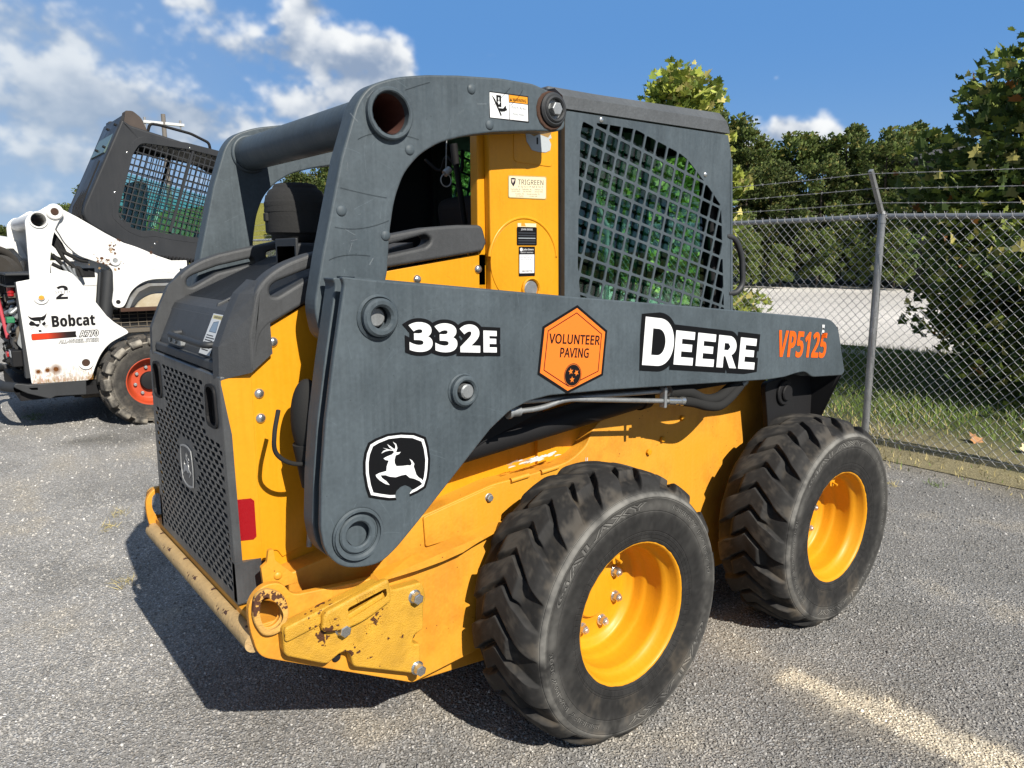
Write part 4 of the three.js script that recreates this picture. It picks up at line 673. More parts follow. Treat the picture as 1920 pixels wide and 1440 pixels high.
// arms, towers, cross tube
const BOOM = [[-.879, 1.512, .02], [-.793, 1.502], [-.272, 1.450], [.465, 1.379], [1.249, 1.299], [1.399, 1.282, .06], [1.465, 1.241, .05], [1.546, 1.039, .008], [1.525, 1.025, .008], [1.274, 1.042, .03], [1.223, 1.072, .03], [1.160, 1.072, .03], [1.071, 1.064], [.950, 1.065], [.045, 1.126], [-.138, 1.135], [-.207, 1.138], [-.287, 1.131], [-.363, 1.109], [-.431, 1.066], [-.498, 1.006], [-.599, .915], [-.678, .844], [-.751, .782, .03], [-.798, .754, .03], [-.850, .756, .04], [-.909, .771, .04], [-.952, .820, .04], [-.961, .886], [-.953, 1.007], [-.935, 1.158], [-.909, 1.304], [-.871, 1.494, .01]];
const TOP = [[-0.834, 1.5097], [1.388, 1.2795]], END = [1.546, 1.039];
const TOWER = [[-.017, 1.998, .05], [-.030, 2.05, .05], [-.149, 2.074], [-.272, 2.074], [-.423, 2.062], [-.529, 2.049], [-.630, 2.030, .04], [-.705, 2.000, .05], [-.742, 1.955, .05], [-.793, 1.811], [-.857, 1.561], [-.886, 1.43, .03], [-.87, 1.34, .05], [-.80, 1.33, .05], [-.70, 1.40], [-.668, 1.516], [-.656, 1.629], [-.640, 1.710, .03], [-.609, 1.782, .03], [-.557, 1.836, .03], [-.490, 1.874, .03], [-.398, 1.900, .03], [-.302, 1.918], [-.149, 1.936], [-.057, 1.942, .05], [-.018, 1.952, .05]];
both((f, s) => {
  const boom = part(L, 'lift_arm', f([ext(round(BOOM, .012), .690, .710, { bevel: .005, seg: 3, holes: [circle(-.784, 1.408, .038), circle(-.528, 1.191, .032), circle(-.863, .853, .041)] }), ext(round([[-.845, 1.495], [.465, 1.371], [1.399, 1.273, .05], [1.458, 1.234], [1.532, 1.047], [1.071, 1.074], [-.138, 1.145], [-.287, 1.141], [-.431, 1.079], [-.599, .929], [-.781, .790, .03], [-.866, .801, .04], [-.911, .886], [-.877, 1.304]], .01), .645, .692)]), M.gray);
  part(boom, 'inner_plate', f(ext(round(BOOM.map(([x, y, r]) => [x + .006, y - .004, r]), .012), .585, .647, { bevel: .004 })), M.gray);
  part(boom, 'top_plate', f(loft([[0, [[TOP[0][0], TOP[0][1], .59], [TOP[1][0], TOP[1][1], .59], [TOP[1][0], TOP[1][1], .692], [TOP[0][0], TOP[0][1], .692]]], [1, [[TOP[0][0], TOP[0][1] - .006, .59], [TOP[1][0], TOP[1][1] - .006, .59], [TOP[1][0], TOP[1][1] - .006, .692], [TOP[0][0], TOP[0][1] - .006, .692]]]])), M.gray);
  part(boom, 'end_plate', f([loft([[0, [[END[0] - .012, END[1], .69], [END[0] - .08, END[1] + .205, .70], [END[0] - .15, END[1] + .23, .50], [END[0] - .03, END[1] - .18, .50], [END[0] - .02, END[1] - .43, .53], [END[0] - .01, END[1] - .22, .57]]], [1, [[END[0] + .006, END[1], .70], [END[0] - .07, END[1] + .205, .70], [END[0] - .14, END[1] + .23, .50], [END[0] - .01, END[1] - .18, .50], [END[0], END[1] - .43, .53], [END[0] + .006, END[1] - .22, .57]]]]), ext(round([[END[0] - .36, END[1] + .02], [END[0] + .003, END[1] + .01], [END[0] + .003, END[1] - .22], [END[0] - .02, END[1] - .44], [END[0] - .27, END[1] - .44], [END[0] - .28, END[1] - .14]], .03), .54, .57, { bevel: .003 })]), M.black);
  part(boom, 'cylinder_guard', f(ext([[-.78, .84], [-.44, .945], [-.33, .985], [-.02, 1.07], [.60, 1.03], [1.05, 1.03], [1.05, 1.15], [-.78, 1.15]], .53, .55)), M.black);
  part(boom, 'pin_boss', f([ringZ(-0.784, 1.408, 0.709, 0.735, 0.028, 0.04864, 0.006), ringZ(-0.784, 1.408, 0.707, 0.719, 0.0472, 0.05852, 0.006)]), M.gray);
  part(boom, 'pin', f([discZ(-0.784, 1.408, 0.65, 0.705, 0.0256)]), M.zinc);
  part(boom, 'pin_boss', f([ringZ(-0.528, 1.191, 0.709, 0.732, 0.028, 0.04332, 0.005), ringZ(-0.528, 1.191, 0.707, 0.716, 0.0408, 0.04864, 0.004)]), M.gray);
  part(boom, 'pin', f([discZ(-0.528, 1.191, 0.708, 0.738, 0.0208, 0.004)]), M.zinc);
  part(boom, 'pin_boss', f([ringZ(-0.863, 0.853, 0.709, 0.719, 0.033, 0.05168, 0.004), ringZ(-0.863, 0.853, 0.707, 0.724, 0.0576, 0.07144, 0.01)]), M.gray);
  part(boom, 'pin', f([discZ(-0.863, 0.853, 0.64, 0.68, 0.0472)]), M.rust);
  if (s > 0) armPrint(boom);
  const tw = part(L, 'rear_tower', f(ext(round(TOWER, .012), .490, .560, { bevel: .006, seg: 3, holes: [circle(-.652, 1.933, .062), circle(-.073, 2.006, .034)] })), M.gray);
  for (const [x, y] of [[-.38, 2.030], [-.316, 1.938], [-.589, 1.846], [-.799, 1.677], [-.671, 1.615]]) part(tw, 'bolt', f(domeZ(x, y, .558, .0155, .009)), M.gray);
  part(tw, 'tube_collar', f([ringZ(-.652, 1.933, .555, .578, .0545, .068, .004)]), M.gray);
  part(tw, 'pin_boss', f([ringZ(-.073, 2.006, .558, .576, .034, .051, .006), ringZ(-.073, 2.006, .560, .582, .030, .040, .004)]), M.darkGray);
  part(tw, 'grease_ring', f([ringZ(-.079, 2.002, .557, .5645, .045, .059, .003, 15)]), M.rust);
  part(tw, 'pin', f([hexZ(-.073, 2.006, .560, .588, .021), discZ(-.073, 2.006, .556, .566, .034)]), M.zinc);
  if (s > 0) decal(tw, 'scratches', -.90, 1.45, -.10, 2.05, .5602, 1100, (g) => { const r = rng(53); g.lineWidth = .0016; for (const [x0, y0, cx, cy, x1, y1] of [[-.745, 1.86, -.68, 1.90, -.56, 1.875], [-.82, 1.635, -.75, 1.62, -.66, 1.655], [-.80, 1.735, -.72, 1.72, -.665, 1.715], [-.60, 2.0, -.55, 2.02, -.52, 2.03], [-.30, 1.995, -.27, 2.02, -.24, 2.05], [-.24, 2.0, -.2, 2.03, -.19, 2.055], [-.84, 1.55, -.8, 1.57, -.72, 1.56]]) { g.strokeStyle = 'rgba(18,22,26,.6)'; g.beginPath(); g.moveTo(x0, y0); g.quadraticCurveTo(cx, cy, x1, y1); g.stroke(); } for (let i = 0; i < 70; i++) { const x = -.84 + r() * .74, y = 1.5 + r() * .52; if (y < 1.95 && x > -.71 || x < -.79 + (y - 1.8) * .28) continue; g.strokeStyle = `rgba(190,198,204,${.12 + r() * .25})`; g.lineWidth = .0008 + r() * .001; g.beginPath(); g.moveTo(x, y); g.lineTo(x + (r() - .5) * .07, y + (r() - .5) * .05); g.stroke(); } });
  if (s > 0) decal(tw, 'pinch_warning_label', -.316, 1.958, -.160, 2.038, .560, 2200, (g) => {
    g.save(); g.transform(1, 0.02, -.04, 1, .075, .006);
    poly(g, [[-.314, 1.956], [-.164, 1.956], [-.164, 2.032], [-.314, 2.032]], '#1d1d1f'); poly(g, [[-.311, 1.959], [-.240, 1.959], [-.240, 2.029], [-.311, 2.029]], '#eef0f1'); poly(g, [[-.238, 1.959], [-.167, 1.959], [-.167, 2.007], [-.238, 2.007]], '#eef0f1'); poly(g, [[-.238, 2.009], [-.167, 2.009], [-.167, 2.029], [-.238, 2.029]], '#e79a2c');
    poly(g, [[-.236, 2.012], [-.227, 2.012], [-.2315, 2.021]], '#151515'); words(g, 'WARNING', -.225, 2.0125, .0085, '#1a1208', { w: .053 }); words(g, 'Pinch Area', -.231, 1.990, .009, '#3a4048', { w: .056, font: '' }); words(g, 'Keep Away', -.225, 1.973, .007, '#3a4048', { w: .044, font: '' });
    poly(g, [[-.304, 2.024], [-.291, 2.012], [-.268, 1.970], [-.271, 1.964]], '#141414'); poly(g, [[-.286, 2.024], [-.268, 2.024], [-.268, 1.991], [-.286, 1.991]], '#141414'); poly(g, [[-.279, 2.018], [-.275, 2.018], [-.275, 2.006], [-.271, 2.006], [-.277, 1.997], [-.283, 2.006], [-.279, 2.006]], '#eef0f1');
    poly(g, [[-.284, 1.988], [-.262, 1.988], [-.252, 1.998], [-.250, 1.990], [-.246, 1.985], [-.256, 1.980], [-.270, 1.978]], '#141414'); g.restore();
  });
});
part(L, 'cross_tube', [(() => { const pr = [[.0535, -.575], [.0595, -.575], [.0595, .575], [.0535, .575], [.0535, -.575]].map((p) => new THREE.Vector2(...p)); return boxUV(new THREE.LatheGeometry(pr, 44).rotateX(Math.PI / 2).translate(-.652, 1.933, 0).toNonIndexed()); })()], M.gray);
part(L, 'tube_lining', [(() => { const pr = [[.053, -.5], [.053, .555]].map((p) => new THREE.Vector2(...p)); return boxUV(new THREE.LatheGeometry(pr, 36).rotateX(Math.PI / 2).translate(-.652, 1.933, 0).toNonIndexed()); })()], std({ color: rgb(.063, .01764, .01008), roughness: .9 }));
part(L, 'weld', [-1, 1].map((s) => boxUV(new THREE.TorusGeometry(.062, .008, 8, 40).translate(-.652, 1.933, s * .488))), M.gray);
function armPrint(boom) {                                               // the vinyl lettering on the outer plate
  const Z = .7103, K = 1.0685, OX = 0.1167, OY = -0.1074, print = (name, x0, y0, x1, y1, z, ppm, draw) => decal(boom, name, OX + K * x0, OY + K * y0, OX + K * x1, OY + K * y1, z, ppm, (g) => { g.transform(K, 0, 0, K, OX, OY); draw(g); }), ink = '#0f1013', white = '#f2f4f5';
  print('model_number', -.79, 1.295, -.47, 1.435, Z, 1900, (g) => {
    g.save(); g.transform(1, -.098, .0, 1, 0, -.098 * .77);
    for (const [col, l1, l2] of [[ink, .026, .024], [white, .0065, .0045]]) { [['3', -.758, .066], ['3', -.6835, .066], ['2', -.6095, .063]].forEach(([t, x, w]) => words(g, t, x, 1.335, .066, col, { w, stroke: col, lw: l1 })); words(g, 'E', -.541, 1.335, .0535, col, { w: .052, stroke: col, lw: l2 }); }
    g.restore();
  });
  print('brand_lettering', .07, 1.135, .715, 1.380, Z, 1500, (g) => {
    g.save(); g.transform(1, -.135, .075, 1, -.095, .016);
    const bar = (x0, y0, x1, y1) => [[x0, y0], [x1, y0], [x1, y1], [x0, y1]];
    const E = (x, h, y = 1.222) => [[x, y], [x + .098, y], [x + .098, y + .026], [x + .034, y + .026], [x + .034, y + h * .40], [x + .088, y + h * .40], [x + .088, y + h * .62], [x + .034, y + h * .62], [x + .034, y + h - .026], [x + .098, y + h - .026], [x + .098, y + h], [x, y + h]];
    const Dp = () => { g.beginPath(); g.moveTo(.085, 1.214); g.lineTo(.155, 1.214); g.bezierCurveTo(.255, 1.214, .255, 1.366, .155, 1.366); g.lineTo(.085, 1.366); g.closePath(); };
    const Rp = (x) => { g.beginPath(); g.moveTo(x, 1.222); g.lineTo(x + .036, 1.222); g.lineTo(x + .036, 1.262); g.lineTo(x + .046, 1.262); g.lineTo(x + .074, 1.222); g.lineTo(x + .114, 1.222); g.lineTo(x + .080, 1.268); g.bezierCurveTo(x + .125, 1.285, x + .105, 1.334, x + .062, 1.334); g.lineTo(x, 1.334); g.closePath(); };
    const all = (fn) => { Dp(); fn(); for (const x of [.236, .350]) { g.beginPath(); E(x, .112).forEach((p, i) => (i ? g.lineTo(...p) : g.moveTo(...p))); g.closePath(); fn(); } Rp(.464); fn(); g.beginPath(); E(.590, .112).forEach((p, i) => (i ? g.lineTo(...p) : g.moveTo(...p))); g.closePath(); fn(); };
    g.lineJoin = 'miter'; g.strokeStyle = ink; g.fillStyle = ink; g.lineWidth = .036; all(() => { g.stroke(); g.fill(); }); g.fillStyle = white; all(() => g.fill());
    g.fillStyle = ink; g.beginPath(); g.moveTo(.124, 1.248); g.lineTo(.150, 1.248); g.bezierCurveTo(.200, 1.248, .200, 1.332, .150, 1.332); g.lineTo(.124, 1.332); g.fill(); poly(g, [[.500, 1.284], [.522, 1.284], [.534, 1.296], [.522, 1.308], [.500, 1.308]], ink);
    g.restore();
  });
  print('fleet_number', .80, 1.11, 1.21, 1.285, Z, 1500, (g) => { words(g, 'VP5125', .824, 1.182, .098, '#f2661b', { w: .352, tilt: -.098, stroke: '#f2661b', lw: .003 }); });
  print('torn_sticker', 1.125, 1.225, 1.165, 1.285, Z, 1500, (g) => { poly(g, [[1.13, 1.243], [1.15, 1.247], [1.152, 1.258], [1.138, 1.262], [1.15, 1.268], [1.152, 1.281], [1.132, 1.283], [1.136, 1.263]], '#dfe2e4'); poly(g, [[1.136, 1.263], [1.146, 1.264], [1.147, 1.270], [1.137, 1.27]], '#333'); });
  print('hexagon_sticker', -.365, 1.150, -.06, 1.430, Z, 2000, (g) => {
    const H = [[-.2, 1.419], [-.0765, 1.337], [-.091, 1.203], [-.236, 1.164], [-.349, 1.232], [-.331, 1.365]], c = [-.2135, 1.288], k = (q) => H.map(([x, y]) => [c[0] + (x - c[0]) * q, c[1] + (y - c[1]) * q]);
    poly(g, k(1), '#131316'); poly(g, k(.935), '#f5802e'); poly(g, k(.84), '#5a1717'); poly(g, k(.815), '#f5802e');
    words(g, 'VOLUNTEER', -.208, 1.307, .0265, '#151317', { w: .200, align: 'center', tilt: -.10, font: '' , stroke: '#151317', lw: .0018 }); words(g, 'PAVING', -.210, 1.268, .0265, '#151317', { w: .118, align: 'center', tilt: -.10, font: '', stroke: '#151317', lw: .0018 });
    g.save(); g.translate(-.215, 1.216); g.rotate(-.1); for (const [r, f] of [[.0345, '#151317'], [.0325, '#f5802e'], [.031, '#151317']]) { g.beginPath(); g.arc(0, 0, r, 0, 7); g.fillStyle = f; g.fill(); }
    for (const [x, y, t] of [[-.009, .011, .2], [.014, .007, .5], [-.001, -.013, .1]]) poly(g, [...Array(10)].map((_, i) => { const r = i % 2 ? .0042 : .0105, a = i * Math.PI / 5 + Math.PI / 2 + t; return [x + Math.cos(a) * r, y + Math.sin(a) * r]; }), '#f5802e'); g.restore();
  });
  print('deer_emblem', -.905, .955, -.70, 1.14, Z, 2400, (g) => {
    // corners measured on the arm; u, v of the emblem run over the sheared outline
    const fr = [[640, 240], [700, 205], [800, 165], [920, 150], [1040, 155], [1135, 190], [1155, 270], [1165, 380], [1155, 480], [1140, 560], [1110, 640], [1040, 680], [960, 712], [850, 735], [780, 735], [700, 720], [615, 700], [595, 620], [583, 500], [588, 400], [605, 320]];
    const Q = ([x, y]) => { const u = (x - 875) / 580, v = (440 - y) / 590; return [-.8010 + u * .190 - v * .006, 1.0475 + v * .176 - u * .030]; }, S = (k) => fr.map(([x, y]) => Q([875 + (x - 875) * k, 442 + (y - 442) * k]));
    poly(g, S(1), ink); poly(g, S(.925), white); poly(g, S(.845), ink);
    for (const p of deerShapes(1)) poly(g, p.map(([x, y]) => Q([880 + x * 560, 440 - y * 560])), white);
    g.globalCompositeOperation = 'destination-out'; poly(g, [[835, 700], [850, 655], [890, 620], [930, 606], [970, 625], [992, 650], [965, 680], [962, 720], [900, 745], [850, 745]].map(Q), '#000');
  });
}

// cab: yellow roll-over posts, grey guard panels with punched windows, tinted glass, seat
{
  both((f, s) => {
    const post = part(L, 'roll_over_post', f([ext(round([[-.215, 1.30], [-.222, 1.94], [-.16, 2.085, .02], [.055, 2.09, .01], [.070, 1.97], [.080, 1.30]], .006), .40, .43, { bevel: .004 }), bx(-.247, -.215, 1.3, 1.95, .36, .40, .004)]), M.yellow);
    part(post, 'post_lining', f([bx(-.213, .06, 1.3, 2.05, .36, .40)]), M.black);
    part(post, 'raised_arc', f([boxUV(new THREE.TorusGeometry(.145, .006, 8, 40, Math.PI * .92).rotateZ(.12).translate(-.080, 1.537, .430)), ext(circle(-.08, 1.537, .14, 40), .429, .4325, { bevel: .001 })]), M.yellow);
    part(post, 'pin_collar', f([ringZ(-.053, 1.446, .430, .442, .031, .040, .004)]), M.yellow); part(post, 'pin', f([discZ(-.053, 1.446, .428, .436, .030)]), M.zinc);
    part(post, 'recess', f([ext(round([[-.125, 1.858, .02], [.045, 1.852, .02], [.045, 1.965], [-.125, 1.955]], .012), .4285, .4325, { bevel: .0015 })]), M.yellow);
    if (s > 0) {
      decal(post, 'dealer_plate', -.148, 1.742, .018, 1.822, .4305, 2200, (g) => {
        g.save(); g.transform(1, .03, 0, 1, 0, .0035); poly(g, round([[-.147, 1.7445], [.016, 1.7405], [.016, 1.8155], [-.147, 1.8155]], .007), '#b9a878'); poly(g, round([[-.144, 1.7475], [.013, 1.7435], [.013, 1.8125], [-.144, 1.8125]], .006), '#ebe0bd');
        poly(g, [[-.137, 1.806], [-.127, 1.808], [-.116, 1.806], [-.118, 1.791], [-.126, 1.780], [-.135, 1.791]], '#2a2430'); poly(g, [[-.134, 1.803], [-.128, 1.790], [-.119, 1.803]], '#d8c8b8');
        words(g, 'TRIGREEN', -.107, 1.787, .0165, '#3a3438', { w: .112, font: '' }); words(g, 'E Q U I P M E N T', -.106, 1.778, .0055, '#4a4448', { w: .108, font: '' });
        for (const [t, x, y, w] of [['Huntsville, AL', -.138, 1.770, .042], ['Falkville, AL', -.090, 1.770, .042], ['Pelham, AL', -.036, 1.770, .038], ['256-837-0033', -.134, 1.763, .036], ['256-784-5000', -.086, 1.763, .036], ['205-624-3500', -.036, 1.763, .036], ['Franklin, TN', -.118, 1.755, .036], ['Hendersonville, TN', -.070, 1.755, .056], ['615-794-8181', -.116, 1.748, .034], ['615-824-1200', -.058, 1.748, .034]]) words(g, t, x, y, .0045, '#3c3a3e', { w, font: '' });
        g.restore();
      });
      decal(post, 'serial_plate', -.116, 1.590, -.024, 1.667, .4325, 2200, (g) => { poly(g, [[-.110, 1.652], [-.03, 1.652], [-.03, 1.664], [-.110, 1.664]], '#ecdcb4'); poly(g, [[-.095, 1.654], [-.075, 1.654], [-.08, 1.664], [-.095, 1.664]], '#d59a3a'); poly(g, round([[-.113, 1.592], [-.027, 1.592], [-.027, 1.651], [-.113, 1.651]], .004), '#101114'); words(g, 'JOHN DEERE', -.070, 1.641, .006, '#c9cbd0', { w: .05, align: 'center' }); for (let i = 0; i < 5; i++) poly(g, [[-.107, 1.634 - i * .0085], [-.033, 1.634 - i * .0085], [-.033, 1.6305 - i * .0085], [-.107, 1.6305 - i * .0085]], i === 2 ? '#9aa0a6' : '#3d4148'); });
      decal(post, 'certificate_label', -.108, 1.488, -.032, 1.590, .4325, 2200, (g) => { poly(g, round([[-.105, 1.490], [-.035, 1.490], [-.035, 1.588], [-.105, 1.588]], .003), '#131417'); poly(g, [[-.102, 1.500], [-.038, 1.500], [-.038, 1.562], [-.102, 1.562]], '#edeef0'); g.beginPath(); g.arc(-.094, 1.578, .006, 0, 7); g.fillStyle = '#e8e8e8'; g.fill(); words(g, 'John Deere', -.085, 1.5755, .006, '#e8e8e8', { w: .044 }); words(g, 'SAFETY NOTICE', -.070, 1.5665, .004, '#d0d0d0', { w: .055, align: 'center' }); words(g, 'THIS EQUIPMENT HAS NO', -.099, 1.555, .004, '#555', { w: .055, font: '' }); words(g, 'PRESSURISED PARTS AND IS', -.099, 1.549, .004, '#555', { w: .058, font: '' }); words(g, 'TESTED AT THE FACTORY.', -.099, 1.543, .004, '#555', { w: .05, font: '' }); words(g, '58210773', -.070, 1.504, .0055, '#333', { w: .045, align: 'center' }); });
      decal(post, 'peeled_label', -.082, 1.880, .045, 1.968, .4328, 1500, (g) => { poly(g, [[-.078, 1.958], [-.072, 1.925], [-.062, 1.915], [-.050, 1.900], [-.020, 1.896], [.010, 1.897], [.030, 1.905], [.034, 1.925], [.025, 1.94], [.036, 1.945], [.030, 1.96]], '#b9c0c4'); poly(g, [[-.078, 1.958], [-.04, 1.944], [-.02, 1.953], [.02, 1.945], [.036, 1.962]], '#a08050'); poly(g, round([[-.030, 1.920], [-.023, 1.920], [-.023, 1.942], [-.030, 1.942]], .003), '#16181a'); });
    }
    // guard panel with a slanting net of rounded openings
    const outline = round([[.094, 1.20], [.084, 2.036, .012], [.972, 2.036, .01], [1.004, 1.94], [1.062, 1.24], [1.05, 1.20]], .012), regionA = [[.185, 1.235], [1.004, 1.235], [.998, 1.325], [.948, 1.755], [.866, 1.822], [.726, 1.922], [.582, 1.984], [.421, 2.008], [.155, 2.014], [.148, 1.82], [.148, 1.52]], holes = [], a = -14.5 * Math.PI / 180, pitch = .0635, hw = .0270, ca = Math.cos(a), sa = Math.sin(a);
    for (let i = -14; i < 22; i++) for (let j = -14; j < 18; j++) {
      const u = i * pitch, v = j * pitch, cx = .55 + u * ca - v * sa, cy = 1.62 + u * sa + v * ca; if (cx < .05 || cx > 1.1 || cy < 1.1 || cy > 2.1) continue;
      const sq = round([[-hw, -hw], [hw, -hw], [hw, hw], [-hw, hw]], .008, 2).map(([x, y]) => [cx + x * ca - y * sa, cy + x * sa + y * ca]);
      let h = clipPoly(sq, regionA); if (h.length < 3 || Math.abs(areaOf(h)) < .00035) continue;
      h = h.filter((p, k) => { const q = h[(k + 1) % h.length]; return Math.hypot(p[0] - q[0], p[1] - q[1]) > .0012; }); holes.push(h);
    }
    part(L, 'guard_panel', f(ext(outline, .4455, .450, { holes })), M.gray);
    part(L, 'guard_edge', f(ext(round([[.086, 1.2], [.078, 2.03], [.094, 2.03], [.102, 1.2]], .004), .38, .453)), M.gray); part(L, 'guard_edge', f(ext(round([[1.05, 1.22], [.992, 1.945], [1.006, 1.945], [1.066, 1.22]], .004), .38, .452)), M.gray);
    for (const [x, y] of [[.25, 2.023], [.835, 1.873]]) part(L, 'bolt', f(domeZ(x, y, .449, .011, .008)), M.steel);
    part(L, 'side_window', f(ext([[.10, 1.2], [.10, 2.02], [.97, 2.02], [1.0, 1.93], [1.04, 1.2]], .396, .400)), M.glass);
    part(L, 'cab_post', f([bx(.075, .155, 1.2, 2.04, .34, .395, .006), ext(round([[.985, 1.2], [.935, 1.93], [.90, 2.03], [.98, 2.03], [1.0, 1.94], [1.055, 1.2]], .02), .34, .395), bx(.545, .575, 1.2, 2.03, .372, .394, .004)]), M.black);
    part(L, 'sliding_frame', f([bx(.40, .43, 1.25, 2.0, .378, .392, .004)]), M.black);
    part(L, 'roof_side', f(loft([[.38, [[.062, 2.112], [.955, 2.126], [.978, 2.075], [.985, 2.043], [.07, 2.042]]], [.418, [[.062, 2.110], [.952, 2.124], [.974, 2.072], [.985, 2.043], [.07, 2.042]]], [.453, [[.066, 2.082], [.955, 2.088], [.970, 2.066], [.980, 2.043], [.075, 2.042]]]])), M.grayRoof ?? (M.grayRoof = std({ color: rgb(.08505, .0945, .104), map: rep(grayMap, 2.4), roughness: .7, bumpMap: rep(bumpTex, 2), bumpScale: .002 })));
    part(L, 'grab_handle', f(pipe([[1.0, 1.635, .44], [1.055, 1.625, .45], [1.10, 1.55, .455], [1.115, 1.43, .455], [1.08, 1.395, .45], [1.03, 1.395, .44]], .013, .035)), M.darkGray);
    part(L, 'door_seal', f([bx(.058, .074, 1.25, 2.06, .34, .425)]), M.black);
  });
  part(L, 'roof', [bx(.06, .975, 2.05, 2.125, -.385, .385, .012), bx(-.2, .07, 2.04, 2.08, -.40, .40, .004)], M.grayRoof);
  part(L, 'cab_floor', [bx(-.2, 1.05, 1.02, 1.10, -.40, .40), bx(-.22, -.17, 1.05, 1.50, -.36, .36)], M.black);
  part(L, 'headliner', [bx(-.19, .95, 2.005, 2.045, -.39, .39)], M.black);
  part(L, 'rear_window_frame', [bx(-.20, -.17, 1.5, 2.04, -.37, -.32), bx(-.20, -.17, 1.96, 2.04, -.36, .36)], M.black);
  part(L, 'front_frame', [rod([1.03, 1.1, .385], [.93, 2.04, .385], .028, 12), rod([1.03, 1.1, -.385], [.93, 2.04, -.385], .028, 12), bx(.90, .97, 1.97, 2.04, -.39, .39, .01), bx(1.0, 1.06, 1.08, 1.17, -.39, .39, .01)], M.black);
  part(L, 'front_glass', loft([[0, [[1.02, 1.16, -.37], [.93, 1.98, -.37], [.93, 1.98, .37], [1.02, 1.16, .37]]], [1, [[1.024, 1.16, -.37], [.934, 1.98, -.37], [.934, 1.98, .37], [1.024, 1.16, .37]]]]), M.clearGlass);
  const seat = part(L, 'seat', [bx(.12, .60, 1.22, 1.34, -.22, .22, .04)], M.black); part(seat, 'backrest', [(() => { const g = bx(-.06, .06, 0, .46, -.21, .21, .045); g.rotateZ(.16); g.translate(.10, 1.33, 0); return g; })()], M.blackMatte);
  part(seat, 'armrest', [bx(.12, .48, 1.44, 1.50, -.29, -.23, .02), bx(.12, .48, 1.44, 1.50, .23, .29, .02)], M.black);
  for (const z of [-.26, .26]) part(L, 'joystick', [rod([.62, 1.38, z], [.64, 1.56, z], .016, 10), rod([.64, 1.56, z], [.645, 1.64, z], .026, 10)], M.black);
  part(L, 'door_handle', [pipe([[.86, 1.50, .23], [.86, 1.76, .23], [.88, 1.80, .18], [.90, 1.80, .05], [.91, 1.76, .0], [.93, 1.52, .0], [.91, 1.47, .05], [.87, 1.47, .18], [.86, 1.50, .22]], .016, .03)], M.black);
  part(L, 'console', [bx(.72, .98, 1.1, 1.34, .18, .36, .02), bx(.72, .98, 1.1, 1.30, -.36, -.18, .02)], M.black);
  const strut = part(L, 'gas_strut', [rod([-.165, 1.62, .22], [-.205, 1.86, .22], .010, 12), rod([-.205, 1.86, .22], [-.215, 1.93, .22], .013, 12)], M.black); part(strut, 'strut_rod', rod([-.14, 1.47, .22], [-.165, 1.62, .22], .006, 10), M.steel);
  part(L, 'key_ring', [boxUV(new THREE.TorusGeometry(.020, .0022, 6, 24).translate(-.30, 1.80, .30)), rod([-.30, 1.825, .30], [-.295, 1.93, .30], .002, 5), rod([-.305, 1.82, .30], [-.285, 1.835, .30], .012, 8)], M.zinc);
  part(L, 'wiring', [tube([[-.19, 1.90, .0], [-.16, 1.86, .05], [-.17, 1.90, .11], [-.15, 1.85, .17], [-.18, 1.91, .22]], .006, 40, 6)], M.rubber);
}
// hydraulic lines, cylinders and cables
both((f, s) => {
  part(L, 'lift_cylinder', f([rod([-.70, .93, .50], [.45, 1.03, .50], .045, 24), rod([.42, 1.027, .50], [.46, 1.031, .50], .052, 24)]), M.black);
  const line = part(L, 'hydraulic_pipe', f(pipe([[-0.320, 1.095, 0.668], [-0.208, 1.091, 0.668], [-0.102, 1.108, 0.668], [0.399, 1.040, 0.668]], .0085, .04)), M.zinc);
  part(line, 'fitting', f([rod([-0.327, 1.096, 0.668], [-0.290, 1.094, 0.668], .0165, 6), rod([-0.337, 1.096, 0.668], [-0.327, 1.096, 0.668], .020, 14)]), M.zinc);
  part(line, 'fitting', f([rod([0.390, 1.042, 0.668], [0.431, 1.036, 0.668], .0165, 6), rod([0.431, 1.036, 0.668], [0.459, 1.033, 0.668], .0135, 16), rod([0.459, 1.033, 0.668], [0.487, 1.030, 0.668], .0175, 16)]), M.steel);
  part(L, 'hydraulic_pipe', f(pipe([[-0.274, 1.120, 0.658], [0.399, 1.076, 0.658]], .008)), M.zinc);
  part(L, 'clamp', f([bx(.362, .375, 1.02, 1.095, .655, .682, .003)]), M.zinc);
  part(L, 'hose', f(tube([[0.480, 1.031, 0.668], [0.541, 1.018, 0.673], [0.612, 0.997, 0.678], [0.683, 0.990, 0.678], [0.755, 1.012, 0.673], [0.836, 1.046, 0.658]], .0195, 60, 12)), M.rubber);
  part(L, 'hose', f(tube([[0.408, 1.074, 0.658], [0.511, 1.058, 0.668], [0.602, 1.022, 0.668], [0.683, 1.018, 0.668], [0.765, 1.040, 0.658], [0.847, 1.071, 0.648]], .0205, 60, 12)), M.rubber);
  part(L, 'fitting', f([rod([0.408, 1.075, 0.658], [0.459, 1.069, 0.658], .019, 14), rod([0.831, 1.044, 0.658], [0.877, 1.061, 0.654], .016, 8)]), M.zinc);
  if (s > 0) part(L, 'hose', f(tube([[-.985, 1.165, .53], [-1.010, 1.11, .56], [-1.008, 1.06, .56], [-.965, 1.025, .56], [-.88, 1.01, .55]], .006, 40, 10)), M.rubber);
  if (s > 0) part(L, 'hose_guard', f([(() => { const g = new THREE.SphereGeometry(1, 24, 18); g.scale(.045, .11, .05); g.translate(-.905, 1.13, .53); return boxUV(g); })(), rod([-.91, 1.07, .53], [-.89, .95, .53], .04, 14)]), M.rubber);
});
